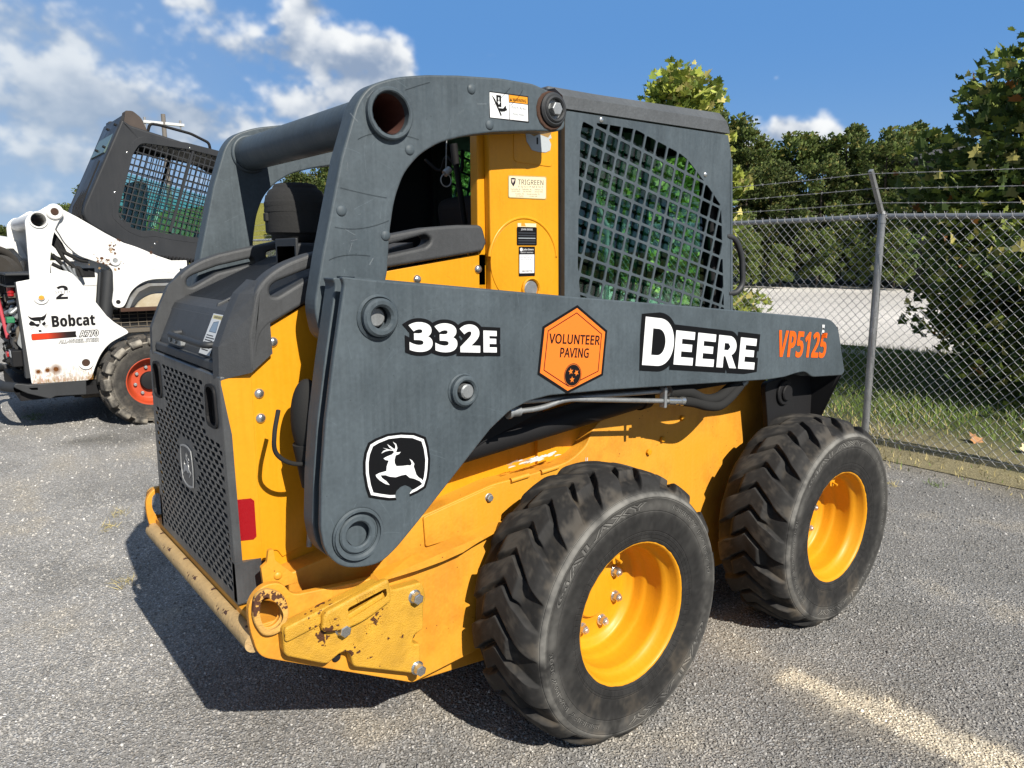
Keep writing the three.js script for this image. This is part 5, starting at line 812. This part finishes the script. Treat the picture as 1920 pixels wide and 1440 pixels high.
// ================================================================ the white machine behind, its cab tipped forward and its rear door open
{
  const zc = -6.05, w = thing('skid_steer_loader', 'white skid steer with its black cab tipped forward and the engine showing', 'skid steer', [0, 0, zc]);
  const mate = M.white, dk = M.darkGray, brown = std({ color: rgb(.1071, .09135, .07245), roughness: .9, map: rep(dirtMap, 2) });
  const cabM = std({ color: rgb(.030, .032, .036), roughness: .75, roughnessMap: roughTex, map: rep(cleanMap, 1.5), specularIntensity: .35 });
  // wheels: heavy block tread, orange rims
  const tg = tyreGeometry({ R: .408, r: .215, w: .31, lugs: 15, depth: .034, style: 'block', nu: 560 }), tm = std({ vertexColors: true, roughness: .85, bumpMap: tyreBump('SKZ HAULER', '12-16.5 NHS', tg.userData.vOf, '#505050'), bumpScale: .006, color: rgb(1.07, .9765, .8505) });
  const lathe = (pr, seg = 56) => boxUV(new THREE.LatheGeometry(pr.map((p) => new THREE.Vector2(p[0], p[1])), seg).rotateX(Math.PI / 2).toNonIndexed());
  const wh = new THREE.Group(); wh.name = 'wheel'; part(wh, 'tyre', tg, tm);
  part(wh, 'rim', lathe([[.219, -.13], [.222, .128], [.222, .140], [.212, .142], [.206, .125], [.196, .110], [.192, .085], [.175, .075], [.168, .055], [.15, .05], [.0, .05]]), M.orange); part(wh, 'hub', [lathe([[.085, .05], [.085, .085], [.075, .095], [0, .098]])], M.black);
  const nut = hexZ(0, 0, .05, .075, .016); for (let i = 0; i < 8; i++) { const n = part(wh, 'lug_nut', nut, M.zinc), a = i * Math.PI / 4 + .2; n.position.set(Math.cos(a) * .13, Math.sin(a) * .13, 0); }
  [[-.03, 1], [1.12, 1], [-.03, -1], [1.12, -1]].forEach(([x, s], i) => { const k = i ? wh.clone() : wh; k.position.set(x, .395, s * .80); k.rotation.set(0, s > 0 ? 0 : Math.PI, 0); k.rotateZ(i * .7); w.add(k); });
  const SIDE = [[-.995, 1.331, .01], [-.885, 1.352], [-.72, 1.403], [-.632, 1.426, .05], [-.573, 1.400, .05], [-.517, 1.328], [-.463, 1.228], [-.331, 1.012], [-.271, .946, .03], [-.175, .874, .02], [-.160, .845, .02], [-.215, .818, .03], [-.33, .762, .06], [-.413, .664, .06], [-.466, .546, .03], [-.499, .462, .03], [-.531, .441, .01], [-.962, .453, .01]];
  const TW = [[-.891, 1.30], [-.880, 1.726], [-.880, 1.842, .04], [-.845, 1.897, .04], [-.765, 1.930], [-.715, 1.963], [-.649, 1.992, .04], [-.606, 1.973, .04], [-.593, 1.922, .05], [-.611, 1.872, .03], [-.655, 1.797, .05], [-.693, 1.684, .05], [-.725, 1.502], [-.742, 1.30]];
  const ARM = [[-.655, 1.990, .05], [-.469, 1.880], [-.27, 1.750], [-.124, 1.664], [-.016, 1.627, .05], [.161, 1.544], [.441, 1.442], [1.2, 1.16], [1.45, .62, .05], [1.35, .56, .05], [1.05, 1.0, .1], [.36, 1.330, .05], [.287, 1.329], [.098, 1.328, .06], [.004, 1.301, .05], [-.092, 1.23, .06], [-.150, 1.11, .02], [-.171, 1.080, .03], [-.212, 1.070, .03], [-.255, 1.088, .03], [-.263, 1.13], [-.243, 1.235], [-.233, 1.412, .04], [-.272, 1.465, .03], [-.376, 1.499], [-.498, 1.547, .05], [-.591, 1.648, .05], [-.635, 1.752, .04], [-.70, 1.86, .05]];
  both((f, s) => {
    const sp = part(w, 'side_plate', f(ext(round(SIDE, .008), .775, .80, { bevel: .004 })), mate);
    if (s > 0) whitePrint(sp);
    part(sp, 'pin_boss', f([discZ(-.825, 1.195, .80, .813, .058), discZ(-.825, 1.195, .81, .828, .026)]), mate); part(sp, 'pin', f([discZ(-.825, 1.195, .826, .832, .021)]), M.yellowWorn);
    part(sp, 'pin_boss', f([ringZ(-.534, .601, .798, .815, .033, .060)]), mate); part(sp, 'pin', f([discZ(-.534, .601, .795, .808, .034)]), M.rust);
    for (const [x, y, r] of [[-.905, .556, .014], [-.835, .562, .015], [-.770, .565, .019]]) part(sp, 'bolt_hole', f([discZ(x, y, .799, .8015, r, .0005)]), M.rust);
    const tower = part(w, 'rear_tower', f(ext(round(TW, .006), .735, .772, { bevel: .004, holes: [circle(-.780, 1.852, .058)] })), mate);
    part(tower, 'tube_collar', f([ringZ(-.780, 1.852, .768, .784, .058, .072)]), mate);
    part(tower, 'pin_boss', f([discZ(-.655, 1.923, .770, .786, .068), ringZ(-.655, 1.923, .784, .792, .03, .062)]), mate); part(tower, 'pin', f([discZ(-.655, 1.923, .784, .797, .030)]), M.rust);
    const arm = part(w, 'lift_arm', f(ext(round(ARM, .01), .655, .73, { bevel: .006 })), mate);
    if (s > 0) decal(arm, 'rust_chips', -.45, 1.40, .20, 1.72, .7302, 900, (g) => { const r = rng(23); for (let i = 0; i < 150; i++) { const t = r(), x = t < .55 ? -.36 + r() * .15 : t < .8 ? -.225 + (r() - .5) * .05 : -.44 + r() * .62, y = t < .55 ? 1.485 + (r() - .4) * .05 + Math.max(0, -.28 - x) * .35 : t < .8 ? 1.60 + (r() - .5) * .09 : 1.42 + r() * .28, q = .002 + r() * r() * .011; g.fillStyle = r() < .6 ? `rgba(92,58,36,${.5 + r() * .5})` : `rgba(190,150,95,${.25 + r() * .4})`; g.beginPath(); g.ellipse(x, y, q, q * (.5 + r()), r() * 3, 0, 7); g.fill(); } });
    part(arm, 'pin_boss', f([ringZ(-.208, 1.503, .728, .745, .020, .046)]), mate); part(arm, 'pin', f([discZ(-.208, 1.503, .728, .740, .022)]), M.zinc);
    part(arm, 'pin', f([discZ(-.212, 1.128, .729, .735, .020)]), M.black);
    part(arm, 'pressed_panel', f(ext(round([[.02, 1.485, .03], [.05, 1.515, .03], [.12, 1.505], [.31, 1.395, .01], [.30, 1.375, .01], [.06, 1.43, .03]], .01), .729, .733, { bevel: .003 })), mate);
    part(w, 'rear_bumper', f(ext(round([[-.985, .448], [-.543, .448], [-.551, .311], [-.793, .325], [-.835, .305], [-1.00, .372], [-1.10, .44, .03], [-1.08, .47, .02]], .01), .72, .795, { bevel: .006, holes: [round([[-1.0, .428, .01], [-.915, .422, .01], [-.915, .39, .01], [-.975, .395, .015]], .01)] })), dk);
    part(w, 'chain_case', f([ext(round([[-.56, .26], [-.42, .265], [-.36, .40], [-.31, .73], [-.46, .75], [-.53, .60]], .02), .50, .64, { bevel: .005 }), bx(-.55, 1.4, .24, .62, -.0 + .45, .56)]), brown);
    part(w, 'fender', f([loft([[.60, [[-.16, 1.05], [-.11, 1.16], [-.04, 1.245], [.06, 1.29], [.42, 1.29], [.42, 1.27], [.07, 1.265], [-.03, 1.215], [-.085, 1.14], [-.13, 1.05]]], [.735, [[-.16, 1.05], [-.11, 1.16], [-.04, 1.245], [.06, 1.29], [.42, 1.29], [.42, 1.27], [.07, 1.265], [-.03, 1.215], [-.085, 1.14], [-.13, 1.05]]]])]), std({ color: rgb(.189, .1953, .2016), roughness: .7, map: dirtMap }));
    part(w, 'wheel_arch', f([bx(-.2, .45, 1.035, 1.07, .60, .74, .004)]), M.rust);
    part(w, 'body_side', f([bx(-.95, 1.3, .62, 1.30, .50, .595), bx(-.6, .45, 1.28, 1.50, .52, .60)]), mate);
    part(w, 'inner_fender', f([ext(round([[-.08, 1.04], [.0, 1.14, .05], [.10, 1.19, .05], [.42, 1.19], [.42, 1.04]], .01), .60, .66)]), std({ color: rgb(.4536, .4158, .3276), roughness: .8, map: dirtMap }));
    part(w, 'lift_cylinder', f([rod([-.335, .92, .665], [-.252, 1.415, .665], .062, 24), rod([-.40, .95, .70], [-.335, 1.40, .70], .018, 12)]), dk);
    part(w, 'label_plate', f([bx(-.47, -.36, 1.355, 1.437, .598, .604, .002)]), M.black);
    const bars = []; for (let i = 0; i < 9; i++) bars.push(bx(-.26 + i * .075, -.252 + i * .075, .88, 1.05, .60, .61)); for (let j = 0; j < 5; j++) bars.push(bx(-.27, .42, .885 + j * .038, .892 + j * .038, .602, .612)); part(w, 'side_grating', f(bars), brown).userData.kind = 'stuff';
    part(w, 'grating_recess', f([bx(-.27, .42, .88, 1.05, .594, .598)]), M.black);
    part(w, 'ledge', f([bx(-.30, 1.2, .835, .872, .56, .70, .006)]), brown);
    for (const p of [[[-.655, 1.64], [-.60, 1.52], [-.53, 1.44], [-.50, 1.36]], [[-.69, 1.56], [-.62, 1.47], [-.56, 1.40], [-.53, 1.34]], [[-.63, 1.60], [-.55, 1.55], [-.48, 1.51], [-.42, 1.50]], [[-.70, 1.48], [-.60, 1.43], [-.50, 1.44], [-.47, 1.37]]]) part(w, 'hose', f(tube(p.map(([x, y], i) => [x, y, .66 + i * .012]), .017, 30, 8)), M.rubber);
    for (const p of [[[-.63, 1.47, .71], [-.58, 1.38, .71]], [[-.59, 1.46, .72], [-.545, 1.37, .72]], [[-.545, 1.44, .71], [-.535, 1.36, .71]]]) part(w, 'fitting', f(rod(p[0], p[1], .014, 10)), M.zinc);
    part(w, 'swivel', f([discZ(-.545, 1.348, .69, .725, .032), discZ(-.545, 1.348, .72, .735, .015)]), M.zinc);
    part(w, 'bracket', f([ext([[-.70, 1.74], [-.655, 1.755], [-.60, 1.66], [-.57, 1.575], [-.60, 1.55], [-.69, 1.65]], .62, .65)]), M.black);
  });
  part(w, 'cross_tube', [(() => { const pr = [[.056, -.77], [.066, -.77], [.066, .77], [.056, .77], [.056, -.77]].map((p) => new THREE.Vector2(...p)); return boxUV(new THREE.LatheGeometry(pr, 40).rotateX(Math.PI / 2).translate(-.78, 1.852, 0).toNonIndexed()); })()], mate);
  part(w, 'bumper_bar', [tube([[-1.06, .425, .76], [-1.16, .43, .60], [-1.20, .43, .2], [-1.20, .43, -.2], [-1.16, .43, -.60], [-1.06, .425, -.76]], .045, 60, 12)], dk);
  part(w, 'belly', [bx(-1.05, 1.3, .30, .42, -.72, .72), bx(-.6, 1.2, .24, .62, -.46, .46)], M.black);
  // open engine bay
  const eb = part(w, 'engine_bay', [bx(-.72, 1.2, .42, 1.34, -.72, .49), bx(-.80, -.72, .42, 1.34, -.72, .70)], M.black), R = rng(88);
  part(eb, 'engine_block', [bx(-.95, -.70, .55, .88, -.35, .38, .02), bx(-.99, -.70, .62, .76, .40, .66, .02), rod([-.98, .98, -.3], [-.98, .98, .15], .10, 20), rod([-.97, .80, .42], [-.97, .80, .62], .085, 20)], std({ color: rgb(.0189, .0189, .02016), roughness: .6 }));
  for (let i = 0; i < 26; i++) { const y = .55 + R() * .7, z = -.5 + R() * 1.2, p = []; let q = [-.98 - R() * .08, y, z]; for (let k = 0; k < 5; k++) { p.push(q); q = [-1.06 + R() * .12, clamp(q[1] + (R() - .55) * .26, .5, 1.3), clamp(q[2] + (R() - .5) * .30, -.6, .70)]; } part(eb, 'hose', tube(p, .008 + R() * .016, 36, 7), R() < .2 ? M.zinc : R() < .3 ? brown : M.rubber); }
  for (let i = 0; i < 22; i++) { const y = .5 + R() * .75, z = -.4 + R() * 1.1, a = .02 + R() * .05; part(eb, 'fitting', R() < .5 ? bx(-1.05, -.99, y, y + a, z, z + a * 1.4, .006) : rod([-1.0, y, z], [-1.06, y, z], a * .5, 12), R() < .4 ? M.zinc : R() < .35 ? brown : M.black); }
  part(eb, 'connector', bx(-1.09, -1.03, .985, 1.035, .93 - .28, 1.05 - .28, .008), std({ color: rgb(.0126, .1386, .0567), roughness: .5 }));
  part(eb, 'wire_clip', [bx(-1.09, -1.04, .655, .70, .28, .40, .01)], M.red);
  part(eb, 'gas_strut', [rod([-1.08, 1.18, .02], [-1.06, .82, .34], .017, 12)], std({ color: rgb(.315, .0378, .0504), roughness: .5 })); part(eb, 'gas_strut', [rod([-1.085, 1.36, -.12], [-1.08, 1.18, .02], .025, 12)], std({ color: rgb(.3906, .4158, .4284), roughness: .4 }));
  part(eb, 'control_box', [bx(-1.08, -1.0, .60, .745, .50, .735, .012)], M.black); part(eb, 'paper_label', [bx(-1.0825, -1.0805, .685, .742, .56, .70)], std({ color: rgb(.441, .4536, .4662), roughness: .6 }));
  part(eb, 'hinge_plate', ext(round([[-1.03, .80], [-.99, .95], [-.97, .80], [-.985, .74]], .02), .70, .735), M.zinc);
  part(w, 'tail_light', [rod([-1.03, 1.235, .67], [-1.03, 1.30, .67], .028, 16), rod([-1.03, 1.21, .67], [-1.03, 1.232, .67], .025, 16)], M.red);
  part(w, 'frame_edge', [bx(-1.0, -.96, .50, 1.33, .70, .775, .006)], dk);
  // cooler shelf, slotted, and the fan shroud under the raised white lid
  const sh = []; for (let i = 0; i < 7; i++) sh.push(bx(-1.05, -.78, 1.30, 1.385, -.62 + i * .19, -.605 + i * .19)); sh.push(bx(-1.06, -.72, 1.385, 1.402, -.70, .735, .004), bx(-1.06, -.72, 1.285, 1.30, -.70, .735, .004), bx(-1.0, -.76, 1.20, 1.225, -.2, .68, .004), bx(-.80, -.72, 1.3, 1.5, -.70, .72)); part(w, 'cooler_shelf', sh, dk);
  part(w, 'fan_shroud', [boxUV(new THREE.TorusGeometry(.25, .04, 14, 44).rotateY(.6).translate(-1.05, 1.36, -.30)), rod([-1.0, 1.36, -.35], [-1.06, 1.36, -.27], .2, 24)], std({ color: rgb(.0378, .03465, .0315), roughness: .9, map: dirtMap })); part(w, 'fan_hub', [rod([-1.06, 1.36, -.28], [-1.10, 1.36, -.22], .06, 16)], std({ color: rgb(.315, .315, .3024), roughness: .6 }));
  part(w, 'rear_lid', [loft([[-1.3, [[-1.05, 1.60], [-1.04, 1.78], [-.80, 1.74], [-.74, 1.55], [-.78, 1.55], [-.85, 1.66]]], [-.64, [[-1.05, 1.62], [-1.04, 1.70], [-.80, 1.68], [-.74, 1.52], [-.78, 1.52], [-.85, 1.62]]]])], mate);
  // cab
  const OUT = round([[.010, 2.800, .02], [-.368, 2.003, .03], [-.389, 1.931, .04], [-.352, 1.836, .06], [-.205, 1.742, .04], [.035, 1.594], [.245, 1.522, .05], [.62, 1.480, .03], [1.02, 1.43], [1.27, 2.44, .05], [.927, 2.545], [.241, 2.711], [.075, 2.752, .03]], .01);
  const WIN = round([[.155, 2.600, .05], [.083, 2.495, .04], [-.087, 1.964, .03], [-.091, 1.915, .03], [-.010, 1.818, .04], [.112, 1.778, .03], [.194, 1.790, .03], [.361, 1.752], [.90, 1.69], [1.13, 2.40, .05], [.899, 2.519], [.569, 2.575]], .01);
  const GR = [[-.087, 1.95], [.015, 1.808], [.112, 1.775], [.90, 1.685], [1.14, 2.42], [.899, 2.519], [.569, 2.577], [.155, 2.605], [.083, 2.495]];
  const a = -13.6 * Math.PI / 180, ca = Math.cos(a), sa = Math.sin(a), hx = .0205, hy = .0275;
  const cells = []; for (let i = -20; i < 28; i++) for (let j = -22; j < 22; j++) { const u = i * .050, v = j * .066, x = .35 + u * ca - v * sa * 1.35, y = 2.15 + u * sa + v * ca; const q = [[-hx, -hy], [hx, -hy], [hx, hy], [-hx, hy]].map(([p, r]) => [x + p * ca - r * sa * 1.35, y + p * sa + r * ca]); if (x < -.2 || x > 1.2 || Math.abs(x * ca - .47) < 0) continue; const h = clipPoly(q, GR); if (h.length > 2 && Math.abs(areaOf(h)) > .0004) cells.push(h); }
  both((f, s) => {
    part(w, 'cab_side', f(ext(OUT, .405, .45, { bevel: .02, holes: [WIN], seg: 3 })), cabM);
    part(w, 'window_guard', f(ext(GR.slice().reverse().map(([x, y]) => [x + (x - .5) * .02, y + (y - 2.15) * .02]), .418, .424, { holes: cells })), cabM);
    part(w, 'cab_window', f(ext([[-.09, 1.95], [0, 1.80], [.112, 1.76], [.90, 1.68], [1.02, 2.06], [.02, 2.32]], .395, .399)), M.teal ?? (M.teal = std({ color: rgb(.70, .90, .83), roughness: 0, transmission: 1, thickness: 0 })));
    part(w, 'window_divider', f([loft([[.424, [[.624, 2.562], [.644, 2.56], [.372, 1.77], [.346, 1.78]]], [.445, [[.624, 2.562], [.644, 2.56], [.372, 1.77], [.346, 1.78]]]])]), cabM);
    for (const [x, y] of [[.03, 2.50], [-.105, 2.13], [.21, 1.66], [.60, 2.585]]) part(w, 'bolt', f(domeZ(x, y, .448, .010)), M.steel);
    part(w, 'window_seam', f(ext(round([[.13, 2.66, .08], [.04, 2.52, .06], [-.14, 1.965, .05], [-.145, 1.90, .05], [-.03, 1.775, .06], [.11, 1.715, .05], [.20, 1.735, .05], [.36, 1.70], [.90, 1.63], [1.19, 2.41, .05], [.91, 2.575], [.57, 2.635]], .01), .449, .4525, { holes: [WIN], bevel: .001 })), cabM);
    part(w, 'roof_visor', f([ext(round([[.020, 2.735], [.050, 2.880, .01], [.112, 2.884, .02], [.180, 2.831, .02], [.228, 2.712]], .004), .30, .44, { bevel: .004 })]), s > 0 ? std({ color: rgb(.04725, .03465, .02835), roughness: .8, map: chipMap(false) }) : cabM);
    part(w, 'roof_rail', f(pipe([[.235, 2.70, .40], [.262, 2.787, .41], [.345, 2.782, .41], [.63, 2.728, .41], [.80, 2.655, .41], [.812, 2.58, .40]], .0135, .03)), M.black);
    part(w, 'step_grille', f([...Array(12)].map((_, i) => bx(.22 + i * .034, .238 + i * .034, 1.475 - i * .004, 1.555 - i * .004, .44, .462, .003))), M.black);
  });
  const rib = (pts, t, z0, z1) => { const L2 = [], R2 = []; pts.forEach((p, i) => { const q = pts[Math.max(0, i - 1)], n = pts[Math.min(pts.length - 1, i + 1)], l = Math.hypot(n[0] - q[0], n[1] - q[1]), nx = -(n[1] - q[1]) / l, ny = (n[0] - q[0]) / l; L2.push([p[0], p[1]]); R2.push([p[0] + nx * t, p[1] + ny * t]); }); return ext([...L2, ...R2.reverse()], z0, z1); };
  const rear = round([[.06, 2.84], [.024, 2.838], [-.362, 2.003, .05], [-.383, 1.931, .05], [-.347, 1.838, .07], [-.205, 1.748, .05], [.035, 1.602], [.245, 1.53], [.245, 1.62]], .0).slice(1, -1);
  part(w, 'cab_rear', rib(rear, .03, -.42, .42), cabM);
  part(w, 'cab_roof', [rib([[.04, 2.755], [.245, 2.705], [.927, 2.54], [1.26, 2.44]], -.03, -.42, .42)], cabM);
  part(w, 'cab_floor', [rib([[.24, 1.53], [.62, 1.49], [1.02, 1.44]], .05, -.42, .42)], M.black);
  for (const z of [.33, .24, .15, .04, -.08]) part(w, 'pressed_rib', rib([[-.18, 2.42 - (z > .3 ? .0 : .1)], [-.366, 2.015], [-.386, 1.931], [-.353, 1.832], [-.25, 1.77]], -.012, z - .012, z + .012), M.black);
  const pane = part(w, 'rear_window', rib([[.030, 2.80], [-.135, 2.497]], -.012, -.33, .33), std({ color: rgb(.063, .1008, .0945), roughness: .35 }));
  part(pane, 'window_knob', [[.30, .01], [-.05, .01]].flatMap(([z]) => [[.0, 2.755], [-.115, 2.545]].map(([x, y]) => rod([x, y, z], [x - .03, y + .014, z], .012, 10))), M.black);
  part(w, 'cab_seat', [(() => { const g = bx(-.07, .07, 0, .55, -.24, .24, .05); g.rotateZ(-.12); g.translate(.12, 1.72, 0); return g; })(), bx(.14, .55, 1.62, 1.74, -.24, .24, .05)], M.black);
  part(w, 'joystick', [rod([.62, 1.55, .28], [.66, 1.80, .28], .02, 10), rod([.60, 1.52, -.28], [.64, 1.78, -.28], .02, 10)], M.black); part(w, 'yellow_tag', bx(.27, .31, 1.80, 1.84, .10, .12, .004), std({ color: rgb(.75, .55, .04), roughness: .6 })); part(w, 'white_tube', rod([.28, 1.82, .11], [.34, 1.98, .11], .018, 10), std({ color: rgb(.7, .7, .66), roughness: .5 }));
  part(w, 'cab_mount', [bx(.25, 1.1, 1.30, 1.44, -.5, .5), rod([.36, 1.36, .50], [.37, 1.50, .46], .02, 10)], M.black);
  part(w, 'lower_glass', rib([[-.20, 1.74], [.03, 1.60], [.16, 1.55]], -.05, -.36, .36), M.glass);
}
function whitePrint(sp) {
  const Z = .8003;
  decal(sp, 'grime', -.965, .445, -.47, .70, .8001, 900, (g) => {
    const r = rng(19); for (let i = 0; i < 900; i++) { const x = -.96 + r() * .47, h = Math.pow(r(), 2.2) * .17, y = .452 + (x + .96) * -.02 + h, a = (.05 + r() * .16) * (1 - h / .2); g.fillStyle = `rgba(${150 + r() * 50},${105 + r() * 40},${50 + r() * 30},${a})`; g.fillRect(x, y, .002 + r() * .012, .003 + r() * .035); }
    for (const [x, y, q] of [[-.905, .556, .03], [-.835, .562, .03], [-.770, .565, .055]]) { const gr = g.createRadialGradient(x, y, .008, x, y, q); gr.addColorStop(0, 'rgba(120,70,25,.75)'); gr.addColorStop(1, 'rgba(160,110,50,0)'); g.fillStyle = gr; g.fillRect(x - q, y - q, q * 2, q * 2); }
    for (let i = 0; i < 60; i++) { g.fillStyle = `rgba(60,50,45,${.3 + r() * .5})`; g.fillRect(-.955 + r() * .46, .46 + r() * .22, .002 + r() * .003, .002 + r() * .004); }
  });
  decal(sp, 'speed_decal', -.735, 1.165, -.595, 1.305, Z, 1500, (g) => { words(g, '2', -.722, 1.175, .118, '#1b1b1d', { w: .105, skew: .12 }); poly(g, [[-.735, 1.222], [-.6, 1.222], [-.6, 1.250], [-.735, 1.250]], '#fdfdfb'); words(g, 'SPEED', -.722, 1.226, .021, '#222', { w: .118, skew: .3, font: '' }); });
  decal(sp, 'maker_lettering', -.780, .915, -.395, 1.04, Z, 1500, (g) => words(g, 'Bobcat', -.772, .938, .094, '#19191b', { w: .345, tilt: -.004, stroke: '#19191b', lw: .006 }));
  decal(sp, 'wildcat_emblem', -.945, .88, -.785, 1.075, Z, 1500, (g) => {
    const Q = ([x, y]) => [-.9405 + (x - 432) / 273 * .145, 1.062 - (y - 795) / 240 * .165], P = (a, f) => poly(g, a.map(Q), f);
    P([[432, 795], [448, 828], [490, 846], [560, 842], [630, 842], [675, 822], [705, 797], [690, 842], [662, 882], [640, 892], [610, 884], [606, 925], [590, 925], [584, 894], [520, 890], [470, 868], [446, 838]], '#161618');
    P([[438, 925], [472, 886], [508, 898], [540, 928], [592, 928], [582, 958], [552, 966], [520, 950], [462, 948]], '#161618'); P([[618, 928], [640, 915], [664, 898], [680, 932], [650, 956], [632, 950]], '#161618'); P([[562, 1012], [585, 1003], [608, 1012], [606, 1030], [570, 1032]], '#161618');
    g.strokeStyle = '#444'; g.lineWidth = .0022; for (const [q, r] of [[[500, 960], [440, 985]], [[510, 968], [455, 1005]], [[525, 975], [480, 1018]], [[660, 950], [715, 955]], [[655, 958], [708, 975]], [[645, 965], [690, 988]]]) { g.beginPath(); g.moveTo(...Q(q)); g.lineTo(...Q(r)); g.stroke(); }
  });
  decal(sp, 'model_stripe', -.935, .825, -.575, .90, Z, 1500, (g) => { const gr = g.createLinearGradient(-.925, 0, -.59, 0); gr.addColorStop(0, '#e8401c'); gr.addColorStop(.35, '#d23f20'); gr.addColorStop(.8, '#2b2020'); gr.addColorStop(1, '#161616'); const s = round([[-.926, .832, .012], [-.586, .838], [-.592, .864], [-.588, .888], [-.926, .886, .012]], .003); poly(g, s, gr, '#1c1414', .003); });
  decal(sp, 'model_number', -.58, .825, -.40, .905, Z, 1500, (g) => words(g, 'A770', -.562, .838, .050, '#d8d8d6', { w: .148, skew: .12, stroke: '#1a1a1a', lw: .012 }));
  decal(sp, 'steering_lettering', -.74, .775, -.405, .83, Z, 1500, (g) => words(g, 'ALL-WHEEL STEER', -.728, .787, .030, '#f2f2f0', { w: .312, skew: .2, stroke: '#1a1a1a', lw: .006, font: '' }));
}
// an orange truck body glimpsed at the left edge
{
  const t = thing('dump_truck', 'orange truck bed glimpsed at the left edge behind the white machine', 'truck', [-3.6, 0, -20]), o = std({ color: rgb(.3906, .1008, .0315), roughness: .6, map: dirtMap });
  part(t, 'bed', [bx(-2.4, 2.6, 2.05, 2.2, -1.1, 1.1, .02), bx(2.3, 2.6, .9, 2.1, -1.1, 1.1, .02), bx(-2.4, -2.2, .9, 2.1, -1.1, 1.1, .02), bx(-2.4, 2.6, .9, 1.1, -1.1, 1.1, .02)], o); part(t, 'bed_inside', bx(-2.2, 2.3, 1.1, 2.05, -.9, .9), M.black);
  part(t, 'side_stake', [bx(1.0, 1.12, 1.1, 2.05, 1.05, 1.12), bx(-.2, -.08, 1.1, 2.05, 1.05, 1.12), bx(2.0, 2.12, 1.1, 1.6, 1.05, 1.12)], o);
  for (const x of [-1.8, -.8, 1.8]) for (const s of [1, -1]) part(t, 'wheel', rod([x, .5, s * .95], [x, .5, s * 1.2], .5, 28), M.rubber);
  part(t, 'chassis', bx(-2.4, 3.0, .6, .9, -.6, .6), M.black);
}
renderer.render(scene, camera);
